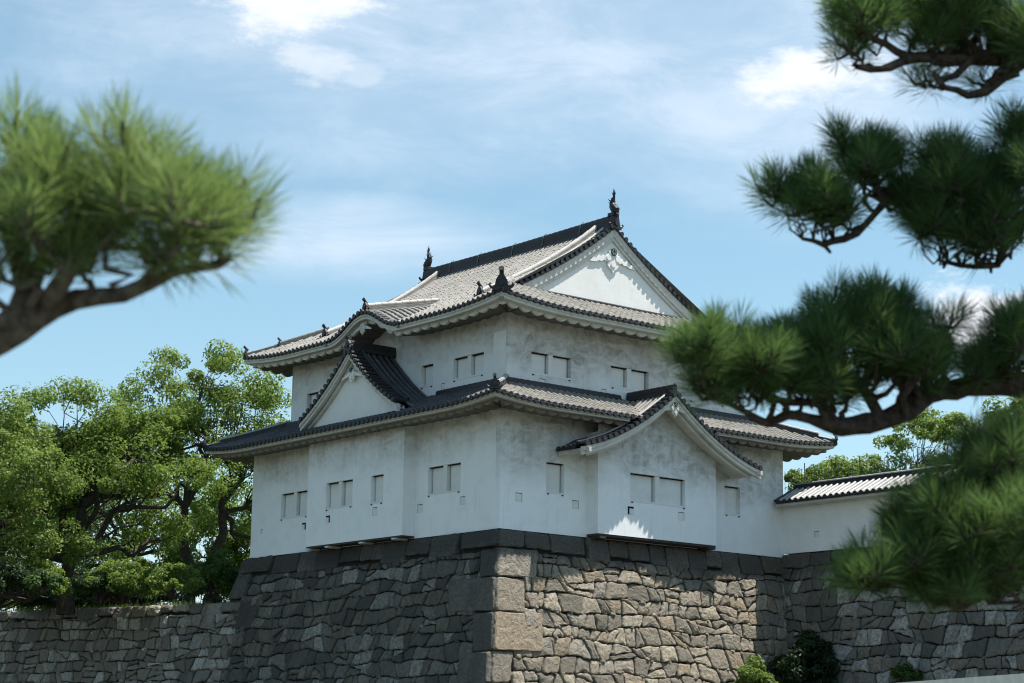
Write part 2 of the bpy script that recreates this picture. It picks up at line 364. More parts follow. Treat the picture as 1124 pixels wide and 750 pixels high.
def add_stone(mb, poly, P, rng, gap=0.019, out=0.065, deep=0.25, sub=2, rough=0.02):
    """one rounded block: polygon in wall coordinates, P(u, v, o) -> 3D"""
    n = len(poly); cx = sum(p[0] for p in poly)/n; cy = sum(p[1] for p in poly)/n
    size = min(max(p[0] for p in poly)-min(p[0] for p in poly), max(p[1] for p in poly)-min(p[1] for p in poly))
    if size < 0.08: return
    ring = []
    for i in range(n):
        a, b = poly[i], poly[(i+1) % n]
        L = math.hypot(a[0]-b[0], a[1]-b[1])
        if L < 0.06: ring.append(((a[0]+b[0])/2, (a[1]+b[1])/2)); continue
        c = min(0.08, L*0.24)/L
        k = max(1, min(7, int(L/0.15)))
        for t in [c]+[c+(1-2*c)*j/k for j in range(1, k)]+[1-c]:
            ring.append((a[0]+(b[0]-a[0])*t+rng.uniform(-rough, rough), a[1]+(b[1]-a[1])*t+rng.uniform(-rough, rough)))
    def off(r, d):
        o_ = []
        for p in r:
            dx, dy = cx-p[0], cy-p[1]; L = math.hypot(dx, dy)+1e-9
            k = min(d/L, 0.8); o_.append((p[0]+dx*k, p[1]+dy*k))
        return o_
    tx, ty = rng.uniform(-.10, .10), rng.uniform(-.10, .10); o0 = rng.uniform(-0.03, 0.04)
    def pt(p, o): return P(p[0], p[1], o+o0*(o > -0.05)+((p[0]-cx)*tx+(p[1]-cy)*ty)*(o > -0.05))
    m = len(ring); r0 = off(ring, gap)
    rows = [[pt(p, -deep) for p in r0], [pt(p, 0) for p in r0], [pt(p, out*.65+rng.uniform(-.006, .006)) for p in off(r0, 0.016)], [pt(p, out+rng.uniform(-.009, .009)) for p in off(r0, 0.05)]]
    r4 = [(p[0]+(cx-p[0])*.55, p[1]+(cy-p[1])*.55) for p in r0]
    lv = out+rng.uniform(0, .03); rows.append([pt(p, lv+rng.uniform(-.010, .010)) for p in r4])
    o_ = len(mb.v); mb.grid(rows, closed=True)
    mb.v.append(tuple(pt((cx, cy), lv))); c_ = len(mb.v)-1; b_ = o_+4*m
    for j in range(m): mb.f.append((b_+j, b_+(j+1) % m, c_))
def wall_face(A, d, nrm, height, ulen, bl, br, su, sv, rng, quoin_l=None, quoin_r=None, top=0.0, topw=(.8, 1.7), keep=None):
    """masonry face. A: top corner, d: unit direction, nrm: outward horizontal. bl/br: batter spread at the left/right ends"""
    A = V3(A); d = V3(d); nrm = V3(nrm); mb = MB()
    P = lambda u, v, o: A+d*u+nrm*(BAT*v+o)+np.array([0, 0, -v])
    lo = lambda v: -bl*v; hi = lambda v: ulen+br*v
    cells = rubble_cells(lo(height)-.2, hi(height)+.2, 0, height, su, sv, rng)
    def quoin_len(q, v):
        for (a, b, l) in q:
            if a <= v < b: return l
        return 0
    for poly in cells:
        poly = clip(poly, (0, -1), -top); 
        if len(poly) < 3: continue
        poly = clip(poly, (-1, -bl), 0.0)
        if len(poly) >= 3: poly = clip(poly, (1, -br), ulen)
        if len(poly) >= 3: poly = clip(poly, (0, 1), height)
        if len(poly) < 3: continue
        cu = sum(p[0] for p in poly)/len(poly); cv = sum(p[1] for p in poly)/len(poly)
        va, vb = min(p[1] for p in poly)+.06, max(p[1] for p in poly)-.06
        ql = lambda q: min(quoin_len(q, va), quoin_len(q, vb), quoin_len(q, cv))
        if quoin_l: poly = clip(poly, (-1, 0), -(lo(cv)+ql(quoin_l)-.02))
        if len(poly) >= 3 and quoin_r: poly = clip(poly, (1, 0), hi(cv)-ql(quoin_r)+.02)
        if len(poly) < 3: continue
        if keep and not keep(cu, cv): continue
        add_stone(mb, poly, P, rng)
        # chinking stones wedged into the joints
        for (pu, pv) in poly:
            if rng.random() < .05 and cv > top+.15 and lo(pv)+.4 < pu < hi(pv)-.1:
                r_ = rng.uniform(.06, .15); a0 = rng.uniform(0, 3); m_ = rng.choice((4, 5))
                add_stone(mb, [(pu+r_*rng.uniform(.7, 1.3)*math.cos(a0+6.283*i/m_), pv+r_*.8*rng.uniform(.7, 1.2)*math.sin(a0+6.283*i/m_)) for i in range(m_)], P, rng, gap=.004, out=.10, rough=.008)
    if top > 0:
        u = (quoin_len(quoin_l, 0.1) if quoin_l else 0)
        end = ulen-(quoin_len(quoin_r, 0.1) if quoin_r else 0)
        while u < end-.05:
            w_ = min(rng.uniform(*topw), end-u)
            if end-u-w_ < .5: w_ = end-u
            tv = top+rng.uniform(-.12, .12)
            add_stone(mb, [(u, 0.01), (u+w_, 0.01), (u+w_+rng.uniform(-.03, .03), tv), (u+rng.uniform(-.03, .03), tv)], P, rng, gap=0.012, out=0.075)
            u += w_
    for q, side in ((quoin_l, 0), (quoin_r, 1)):
        for (a, b, l) in (q or []):
            if b > height: continue
            sl = rng.uniform(-.05, .05); a_, b_ = a+.005, b-.005
            if side == 0: poly = [(lo(a_)-.03, a_), (lo(a_)+l, a_+sl), (lo(b_)+l+rng.uniform(-.1, .1), b_+sl), (lo(b_)-.03, b_)]
            else: poly = [(hi(a_)-l, a_+sl), (hi(a_)+.03, a_), (hi(b_)+.03, b_), (hi(b_)-l+rng.uniform(-.1, .1), b_+sl)]
            add_stone(mb, poly, P, rng, gap=0.010, out=0.10, rough=0.018)
    return mb, P
rng = random.Random(4)
W_, L_ = 13.6, 15.5
H_ = 8.95
def quoins(first_long, rng2):
    q = []; v = 0; i = 0
    while v < H_:
        h = (0.62, 1.0, 1.15, 1.3, 1.05, 1.25, 1.2, 1.2, 1.2, 1.2)[min(i, 9)]
        q.append((v, v+h, (2.0 if (i % 2) == first_long else 1.0)*(1, .85, 1.2)[i % 3])); v += h; i += 1
    return q
base = empty('castle_rampart', (0, 0, -8.9), 'tall battered granite base with big squared corner stones carrying the white turret', 'stone rampart')
mbR, P = wall_face((0, 0, 0), (1, 0, 0), (0, -1, 0), H_, W_+.3, BAT, 0, 0.70, 0.52, rng, quoin_l=quoins(1, rng), top=0.72)
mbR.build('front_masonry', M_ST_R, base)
mbL, P = wall_face((0, 0, 0), (0, 1, 0), (-1, 0, 0), H_, L_+.25, BAT, BAT, 0.68, 0.48, rng, quoin_l=quoins(0, rng), quoin_r=quoins(0, rng), top=0.72)
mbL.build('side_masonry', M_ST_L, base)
core = MB()
hb = H_; e_ = BAT*hb; ins = 0.07
core.add([(ins, ins, -.03), (W_+3, ins, -.03), (W_+3, L_-ins, -.03), (ins, L_-ins, -.03), (ins-e_, ins-e_, -hb), (W_+3, ins-e_, -hb), (W_+3, L_+e_-ins, -hb), (ins-e_, L_+e_-ins, -hb)],
         [(0,1,2,3),(0,4,5,1),(1,5,6,2),(2,6,7,3),(3,7,4,0)])
core.build('rubble_core', M_MORTAR, base)

# low retaining wall, left
dl = V3((-.271, .963, 0)); dl /= np.linalg.norm(dl); nl = V3((-dl[1], dl[0], 0))
ZL = -1.7
llw = empty('retaining_wall', (-.35, 15.6, -8.9), 'long low rubble stone retaining wall below the trees, left of the turret base', 'stone wall')
mb, P = wall_face(V3((-.38, 15.2, ZL)), dl, nl, 7.2, 32, 0, 0, 0.62, 0.44, rng, top=0.42, topw=(.6, 1.2))
mb.build('masonry', M_ST_LL, llw)
c_ = MB(); A0 = V3((-.38, 15.2, ZL-.03))-nl*.1
c_.prism([A0-dl*0, A0+dl*32, A0+dl*32-nl*1.2, A0-nl*1.2], (0, 0, -7.1))
c_.grid([[A0, A0+dl*32], [A0+nl*BAT*7.1+V3((0,0,-7.1)), A0+dl*32+nl*BAT*7.1+V3((0,0,-7.1))]]); c_.build('rubble_core', M_MORTAR, llw)
# terrace behind it
t_ = MB(); a = V3((-.38, 15.2, ZL-.06))-nl*.45
p2 = a+dl*31.9
t_.add([a, p2, p2+V3((60, 40, 0)), a+V3((60, 0.5, 0))], [(0, 1, 2, 3)])
structure(t_.build('terrace', M_GRASS))
t2 = MB(); t2.add([(13.8, .4, -.08), (13.8, -22, -.08), (75, -22, -.08), (75, 60, -.08), (13.8, 60, -.08)], [(0, 1, 2, 3, 4)])
structure(t2.build('castle_ground', M_GRASS))
# right retaining wall
rw = empty('retaining_wall', (W_, -11, -8.9), 'grey rubble retaining wall under the low tiled white wall, right of the turret base', 'stone wall')
mb, P = wall_face((W_-.02, -22, 0.12), (0, 1, 0), (-1, 0, 0), H_, 22, 0, 0, 0.66, 0.50, rng, top=0.45, topw=(.7, 1.5))
mb.build('masonry', M_ST_RW, rw)
c_ = MB(); c_.add([(W_+.08, -22, .08), (W_+.08, 1, .08), (W_-e_+.08, 1, -8.9), (W_-e_+.08, -22, -8.9), (W_+1.5, -22, .08), (W_+1.5, 1, .08), (W_+1.5, -22, -8.9)],
               [(0, 1, 2, 3), (0, 4, 5, 1), (0, 3, 6, 4)]); c_.build('rubble_core', M_MORTAR, rw)

# ------------------------------------------------------------------ walls with openings
def wall_panel(mb, o, d, nrm, u0, u1, z0, z1, holes, depth=0.24):
    """plaster wall face from (o + d*u) with recessed rectangular holes"""
    o = V3(o); d = V3(d); nrm = V3(nrm)
    us = sorted({u0, u1, *[h[0] for h in holes], *[h[1] for h in holes]}); zs = sorted({z0, z1, *[h[2] for h in holes], *[h[3] for h in holes]})
    Q = lambda u, z, t=0.0: o+d*u-nrm*t+np.array([0, 0, z])
    for i in range(len(us)-1):
        for j in range(len(zs)-1):
            cu, cz = (us[i]+us[i+1])/2, (zs[j]+zs[j+1])/2
            if any(h[0] < cu < h[1] and h[2] < cz < h[3] for h in holes): continue
            mb.quad(Q(us[i], zs[j]), Q(us[i+1], zs[j]), Q(us[i+1], zs[j+1]), Q(us[i], zs[j+1]))
    for a, b, c, e in holes:
        D = depth
        mb.quad(Q(a, c), Q(a, e), Q(a, e, D), Q(a, c, D)); mb.quad(Q(b, c), Q(b, c, D), Q(b, e, D), Q(b, e))
        mb.quad(Q(a, c), Q(a, c, D), Q(b, c, D), Q(b, c)); mb.quad(Q(a, e), Q(b, e), Q(b, e, D), Q(a, e, D))
        mb.quad(Q(a, c, D), Q(a, e, D), Q(b, e, D), Q(b, c, D))
def window(o, d, nrm, a, b, z0, z1, double, parent, slot='l', depth=0.24):
    """recessed window closed by plastered shutters; dark strips paint the shadow above and beside each"""
    o = V3(o); d = V3(d); nrm = V3(nrm)
    f = MB()
    def bx(mb, u0, u1, w0, w1, t0, t1):
        c = o+d*(u0+u1)/2-nrm*(t0+t1)/2+np.array([0, 0, (w0+w1)/2])
        mb.obox(c, (d, nrm, (0, 0, 1)), ((u1-u0)/2, abs(t1-t0)/2, (w1-w0)/2))
    # plastered sill and lintel line of the frame, 3 mm off the wall
    bx(f, a-.02, b+.02, z0-.05, z0+.012, -.012, depth-.04)
    if double:
        m = (a+b)/2; bx(f, m-.10, m+.10, z0+.014, z1-.004, .035, depth-.004)
    fo = f.build('window', M_SHUT, parent)
    parts = [(a, b)] if not double else [(a, (a+b)/2-.10), ((a+b)/2+.10, b)]
    for (p, q) in parts:
        s = MB(); bx(s, p+(.055 if slot == 'l' else .004), q-(.055 if slot == 'r' else .004), z0+.014, z1-.035, depth*.72, depth-.006)
        s.build('shutter', M_SHUT, fo)
        s = MB(); bx(s, p+.004, q-.004, z1-.034, z1-.004, depth*.35, depth-.006)
        bx(s, p+.004, p+.05, z0+.014, z1-.036, depth-.03, depth-.006) if slot == 'l' else bx(s, q-.05, q-.004, z0+.014, z1-.036, depth-.03, depth-.006)
        s.build('shadow_strip', M_HOLE_SHADOW, fo)  # shadow lines at shutter top and side, set as dark strips
    # little drip spouts below the corners
    for u in (a+.08, b-.08): s = MB(); bx(s, u-.03, u+.03, z0-.095, z0-.055, -.035, .02); s.build('drain_spout', M_DARK, fo)
def loophole(o, d, nrm, u, z, parent, open_=False, s=.13):
    o = V3(o); d = V3(d); nrm = V3(nrm); mb = MB()
    def bx(mb, u0, u1, w0, w1, t0, t1):
        c = o+d*(u0+u1)/2-nrm*(t0+t1)/2+np.array([0, 0, (w0+w1)/2])
        mb.obox(c, (d, nrm, (0, 0, 1)), ((u1-u0)/2, abs(t1-t0)/2, (w1-w0)/2))
    if open_:
        bx(mb, u-s, u+s, z-s, z+s, -.004, .03); lo_ = mb.build('loophole', M_HOLE_SHADOW, parent)
        f = MB(); bx(f, u-s*.45, u+s, z-s, z+s*.5, -.012, -.005); f.build('loophole_lid', M_SHUT, lo_)
    else:
        bx(mb, u-s, u+s, z+s, z+s+.02, -.012, .02); bx(mb, u+s, u+s+.02, z-s, z+s+.02, -.008, .02)
        lo_ = mb.build('loophole', M_WOOD, parent)
        f = MB(); bx(f, u-s, u+s-.004, z-s, z+s-.004, -.016, .02); f.build('loophole_lid', M_SHUT, lo_)

TUR = empty('castle_turret', (W_/2, L_/2, 0), 'white plastered two storey Japanese castle turret with grey tiled hip and gable roofs', 'castle turret')
XD, YD = V3((1, 0, 0)), V3((0, 1, 0))
# lower storey
wl = MB()
left_w = [(2.15, 4.0, 1.48, 2.42), (11.55, 13.4, 1.40, 2.33)]
front_w = [(2.0, 2.8, 1.41, 2.42), (10.5, 11.3, 1.41, 2.42)]
wall_panel(wl, (0, 0, 0), YD, -XD, 0, L_, 0.0, 4.3, left_w)
wall_panel(wl, (0, 0, 0), XD, -YD, 0, W_, 0.0, 4.3, front_w)
wl.quad((W_, 0, 0), (W_, L_, 0), (W_, L_, 4.3), (W_, 0, 4.3)); wl.quad((0, L_, 0), (W_, L_, 0), (W_, L_, 4.3), (0, L_, 4.3))
lower = wl.build('lower_wall', M_PL, TUR)
for a, b, c, e in left_w: window((0, 0, 0), YD, -XD, a, b, c, e, True, TUR, 'r')
for i, (a, b, c, e) in enumerate(front_w): window((0, 0, 0), XD, -YD, a, b, c, e, False, TUR, 'r' if i == 0 else 'l')
loophole((0, 0, 0), YD, -XD, 2.0, 1.08, TUR); loophole((0, 0, 0), YD, -XD, 4.42, 1.02, TUR)
loophole((0, 0, 0), YD, -XD, 11.75, .97, TUR, True); loophole((0, 0, 0), YD, -XD, 14.7, .98, TUR, s=.07)
loophole((0, 0, 0), XD, -YD, .8, 1.10, TUR); loophole((0, 0, 0), XD, -YD, 3.3, 1.07, TUR)
# foot strip at the corner
fs = MB(); fs.box((-.035, -.035, 0.0), (.55, .0-.003, .42)); fs.box((-.035, -.003, 0.0), (-.003, .5, .42)); fs.build('corner_guard', M_PL, TUR)
# left stone-dropping bay
BX = -.55
b1 = MB(); bw = [(7.8, 9.5, 1.40, 2.33), (5.9, 6.65, 1.37, 2.33)]
wall_panel(b1, (BX, 0, 0), YD, -XD, 4.71, 10.75, 0.08, 4.25, bw)
for yy in (4.71, 10.75): b1.quad((BX, yy, .08), (-.001, yy, .08), (-.001, yy, 4.25), (BX, yy, 4.25))
b1.quad((BX, 4.71, .08), (-.001, 4.71, .08), (-.001, 10.75, .08), (BX, 10.75, .08))
bay = b1.build('side_bay', M_PL, TUR)
window((BX, 0, 0), YD, -XD, *bw[0], True, TUR, 'r'); window((BX, 0, 0), YD, -XD, *bw[1], False, TUR, 'r')
loophole((BX, 0, 0), YD, -XD, 9.33, 1.0, TUR, True); loophole((BX, 0, 0), YD, -XD, 6.35, 1.03, TUR)
s = MB(); s.box((BX+.02, 4.73, .015), (-.004, 10.73, .076)); s.build('bay_floor', M_WOOD, bay)
for yy in (5.15, 7.15, 9.3, 10.6): s = MB(); s.box((BX-.05, yy-.11, -.045), (-.05, yy+.11, .012)); s.build('floor_beam', M_TRIM, bay)
# front bay
FY = -.60
fb = MB(); fw = [(5.3, 7.93, 1.37, 2.32)]
wall_panel(fb, (0, FY, 0), XD, -YD, 3.81, 9.47, 0.10, 4.0, fw)
for xx in (3.81, 9.47): fb.quad((xx, FY, .10), (xx, -.001, .10), (xx, -.001, 3.6), (xx, FY, 3.6))
fb.quad((3.81, FY, .10), (3.81, -.001, .10), (9.47, -.001, .10), (9.47, FY, .10))
fb.add([(4.6, FY+.002, 4.0), (8.7, FY+.002, 4.0), (6.65, FY+.002, 5.0)], [(0, 1, 2)])
fbay = fb.build('front_bay', M_PL, TUR)
window((0, FY, 0), XD, -YD, *fw[0], True, TUR, 'r')
loophole((0, FY, 0), XD, -YD, 5.32, 1.0, TUR, True, .14); loophole((0, FY, 0), XD, -YD, 7.72, 1.0, TUR)
s = MB(); s.box((3.83, FY+.02, .02), (9.45, -.004, .096)); s.build('bay_floor', M_WOOD, fbay)
for xx in (3.86, 9.1): s = MB(); s.box((xx, FY-.02, -.05), (xx+.3, -.05, .016)); s.build('floor_beam', M_WOOD, fbay)
# upper storey
U0, UX, UY = 1.0, W_-1.0, L_-1.0
wu = MB()
uw_l = [(2.26, 4.0, 5.66, 6.42), (5.2, 5.92, 5.66, 6.42), (9.6, 10.3, 5.66, 6.42), (11.7, 13.4, 5.6, 6.36)]
uw_f = [(2.1, 3.92, 5.66, 6.4), (5.8, 7.65, 5.66, 6.4), (9.7, 11.5, 5.66, 6.4)]
wall_panel(wu, (U0, 0, 0), YD, -XD, U0, UY, 4.6, 7.75, uw_l)
wall_panel(wu, (0, U0, 0), XD, -YD, U0, UX, 4.6, 7.75, uw_f)
wu.quad((UX, U0, 4.6), (UX, UY, 4.6), (UX, UY, 7.75), (UX, U0, 7.75)); wu.quad((U0, UY, 4.6), (UX, UY, 4.6), (UX, UY, 7.75), (U0, UY, 7.75))
wu.box((U0+.002, 6.0, 7.74), (U0+.2, 9.5, 8.05)); wu.box((U0+.003, 6.8, 8.06), (U0+.2, 8.7, 8.35))
upper = wu.build('upper_wall', M_PU, TUR)
for i, hh in enumerate(uw_l): window((U0, 0, 0), YD, -XD, *hh, i in (0, 3), TUR, 'r')
for hh in uw_f: window((0, U0, 0), XD, -YD, *hh, True, TUR, 'r')
for u in (2.6, 5.45, 9.0): loophole((0, U0, 0), XD, -YD, u, 5.36, TUR, s=.11)
loophole((U0, 0, 0), YD, -XD, 4.55, 5.5, TUR, s=.09)
# freshly limewashed patch by the upper corner
s = MB(); s.box((U0-.004, 1.03, 5.55), (U0+.01, 1.72, 7.0)); s.build('repainted_patch', M_GABLE, upper)

# ------------------------------------------------------------------ tiled roofs
SP, RR = 0.272, 0.078
def half_rib(mb, pts, lat, r=RR):
    """cover tiles: half tube along pts, overlapping tile by tile; lat: unit lateral direction"""
    pts = [V3(p) for p in pts]; lat = V3(lat)
    rows = []; n = 5; J = random.Random(int(abs(pts[0]@V3((7.1, 3.7, 5.3)))*1000))
    for i in range(len(pts)):
        t = pts[min(i+1, len(pts)-1)]-pts[max(i-1, 0)]; L = np.linalg.norm(t)
        if L < 1e-6: return
        t /= L; up = np.cross(lat, t); up = up if up[2] > 0 else -up
        rr_ = [r] if i == 0 else ([r*.86] if i == len(pts)-1 else [r*.86, r])
        for q in rr_:
            sh = lat*J.uniform(-.007, .007)+up*J.uniform(-.006, .006)
            rows.append([pts[i]+sh+lat*math.cos(math.pi*j/n)*q+up*(math.sin(math.pi*j/n)*q+.012) for j in range(n+1)])
    mb.grid(rows)
def slope(ribs, pans, P, s0, s1, tlim, lat, spacing=SP, step=0.30, phase=0.5):
    n = max(1, int(round((s1-s0)/spacing))); sp = (s1-s0)/n
    def samples(s):
        a, b = tlim(s)
        if b-a < 0.06: return None
        k = max(2, int(math.ceil((b-a)/step))+1)
        return [a+(b-a)*i/(k-1) for i in range(k)]
    for i in range(n):
        s = s0+(i+phase)*sp
        ts = samples(s)
        if ts: half_rib(ribs, [P(s, t) for t in ts], lat)
    for i in range(n):
        sa, sb = s0+i*sp, s0+(i+1)*sp
        (a0, a1), (b0, b1) = tlim(sa), tlim(sb)
        if a1-a0 < .02 and b1-b0 < .02: continue
        a1 = max(a1, a0); b1 = max(b1, b0)
        k = max(2, int(math.ceil(max(a1-a0, b1-b0)/0.25)))
        for j in range(k):
            f0, f1 = j/k, (j+1)/k
            p = [P(sa, a0+(a1-a0)*f0), P(sb, b0+(b1-b0)*f0), P(sb, b0+(b1-b0)*f1), P(sa, a0+(a1-a0)*f1)]
            z = V3((0, 0, .022))
            pans.quad(p[0]+z, p[1]+z, p[2], p[3]); 
            pans.quad(p[0]+z, p[1]+z, p[1]-z*.3, p[0]-z*.3)
def swept(mb, path, prof):
    """prof: list of (side, up) offsets, swept along path with the up axis kept vertical"""
    path = [V3(p) for p in path]; rows = []
    for i, p in enumerate(path):
        t = path[min(i+1, len(path)-1)]-path[max(i-1, 0)]; h = V3((t[0], t[1], 0)); h /= np.linalg.norm(h)+1e-9
        sd_ = V3((h[1], -h[0], 0)); rows.append([p+sd_*a+V3((0, 0, b)) for a, b in prof])
    mb.grid(rows, closed=True); n = len(prof)
    o = len(mb.v)-n*len(rows)
    mb.f.append(tuple(range(o, o+n))); mb.f.append(tuple(range(len(mb.v)-1, len(mb.v)-n-1, -1)))
def ridge(path, h, wd, parent, name='ridge', body=None, cap=None, layers=4, ties=0):
    body = body or M_DARK; cap = cap or M_CAP
    mb = MB()
    for k in range(layers):
        a = wd/2*(1-.22*k/max(1, layers-1)); z0 = -.06 if k == 0 else h*k/layers; z1 = h*(k+1)/layers
        swept(mb, path, [(-a, z0), (a, z0), (a, z1-.018), (a-.022, z1-.016), (a-.022, z1-.001), (-a+.022, z1-.001), (-a+.022, z1-.016), (-a, z1-.018)])
    ro = mb.build(name, body, parent)
    # half round caps, one tile after another
    c = MB(); pts = []
    path = [V3(p) for p in path]
    for i in range(len(path)-1):
        n = max(1, int(np.linalg.norm(path[i+1]-path[i])/.30))
        pts += [path[i]+(path[i+1]-path[i])*j/n for j in range(n)]
    pts.append(path[-1]); r = wd*.36
    rows = []
    for i, p in enumerate(pts):
        t = pts[min(i+1, len(pts)-1)]-pts[max(i-1, 0)]; t /= np.linalg.norm(t); sd_ = np.cross(t, [0, 0, 1]); sd_ /= np.linalg.norm(sd_); up = np.cross(sd_, t)
        for q in ((r,) if i == 0 else (r*.88, r)):
            rows.append([p+V3((0, 0, h-.012))+sd_*math.cos(math.pi*j/6)*q+up*math.sin(math.pi*j/6)*q*.9 for j in range(7)])
    c.grid(rows); c.build('cap_tiles', cap, parent)
    if ties:
        tot = len(pts)
        for k in range(1, ties+1):
            p = pts[int(tot*k/(ties+1))]; d_ = pts[int(tot*k/(ties+1))+1]-p; d_ /= np.linalg.norm(d_); sd_ = np.cross(d_, [0, 0, 1])
            tt = MB(); tt.tube([p-sd_*(wd*.56)+V3((0, 0, 0)), p-sd_*(wd*.5)+V3((0, 0, h*.5)), p-sd_*(wd*.36)+V3((0, 0, h+.05)), p+V3((0, 0, h+r+.03)), p+sd_*wd*.4+V3((0, 0, h)), p+sd_*wd*.55], .016, 5)
            tt.build('copper_tie', M_COPPER, parent)
    return ro
def ridge_end(loc, d, parent, s=1.0, name='ridge_end_tile'):
    """onigawara: shouldered shield plate, with a boss, side curls and a raised round tile"""
    loc = V3(loc); d = V3(d); d = d/np.linalg.norm(d); lat = V3((d[1], -d[0], 0)); lat /= np.linalg.norm(lat); up = V3((0, 0, 1))
    mb = MB()
    prof = [(-.30, -.08), (-.34, .02), (-.25, .07), (-.21, .18), (-.19, .30), (-.12, .42), (-.06, .50), (0, .53), (.06, .50), (.12, .42), (.19, .30), (.21, .18), (.25, .07), (.34, .02), (.30, -.08)]
    mb.prism([loc+lat*a*s+up*b*s-d*.05*s for a, b in prof], d*.13*s)
    mb.disc(loc+up*.20*s+d*.14*s, d, .12*s, .06*s, 10)
    for k in (-1, 1):
        mb.tube([loc+lat*k*.24*s+up*.05*s, loc+lat*k*.36*s+up*.06*s+d*.04*s, loc+lat*k*.42*s+up*.14*s+d*.05*s, loc+lat*k*.37*s+up*.19*s+d*.05*s], [.07*s, .06*s, .05*s, .03*s], 6)
    mb.tube([loc+up*.42*s-d*.12*s, loc+up*.55*s+d*.03*s, loc+up*.66*s+d*.14*s], [.075*s, .08*s, .085*s], 8)
    mb.tube([loc+up*.66*s+d*.13*s, loc+up*.68*s+d*.17*s], [.10*s, .10*s], 9)
    return mb.build(name, M_DARK, parent)
def shachi(loc, d, parent, s=1.0):
    """dolphin-like roof fish: head down on the ridge, tail thrown up"""
    loc = V3(loc); d = V3(d); up = V3((0, 0, 1)); lat = V3((d[1], -d[0], 0)); mb = MB()
    C_ = [(.22, .06, .10), (.20, .16, .15), (.08, .26, .17), (-.04, .40, .145), (-.07, .56, .115), (-.01, .72, .08), (.05, .84, .05), (.06, .93, .03)]
    mb.tube([loc+d*a*s+up*b*s for a, b, c in C_], [c*1.3*s for a, b, c in C_], 8, flat=.8)
    # tail fan
    for k, (a, b, l) in enumerate(((.10, 1.20, .05), (.0, 1.26, .04), (-.12, 1.12, .05), (.20, 1.06, .05))):
        r0 = loc+d*.06*s+up*.86*s; tip = loc+d*a*s+up*b*s
        mb.add([r0-lat*.05*s-d*.04*s, r0+lat*.05*s-d*.04*s, r0+d*.05*s, tip], [(0, 1, 3), (1, 2, 3), (2, 0, 3), (0, 2, 1)])
    for k in (-1, 1):   # side fins
        for (a, b, l) in ((.06, .34, .24), (-.03, .52, .18)):
            c = loc+d*a*s+up*b*s
            mb.add([c+lat*k*.08*s, c+lat*k*.08*s+up*.12*s, c+lat*k*(.08+l)*s+up*.2*s-d*.08*s, c+lat*k*.09*s-d*.06*s+up*.05*s], [(0, 1, 2), (1, 3, 2), (3, 0, 2), (0, 3, 1)])
    for (a, b) in ((-.12, .30), (-.20, .44), (-.20, .58), (-.13, .70)):   # dorsal spikes
        c = loc+d*(a+.08)*s+up*b*s
        mb.add([c+lat*.02*s, c-lat*.02*s, c+up*.11*s, c-d*.14*s+up*.12*s], [(0, 1, 3), (1, 2, 3), (2, 0, 3), (0, 2, 1)])
    mb.box(tuple(loc-V3((.17*s, .2*s, .08*s))), tuple(loc+V3((.17*s, .2*s, .07*s))))
    return mb.build('roof_fish', M_DARK, parent)

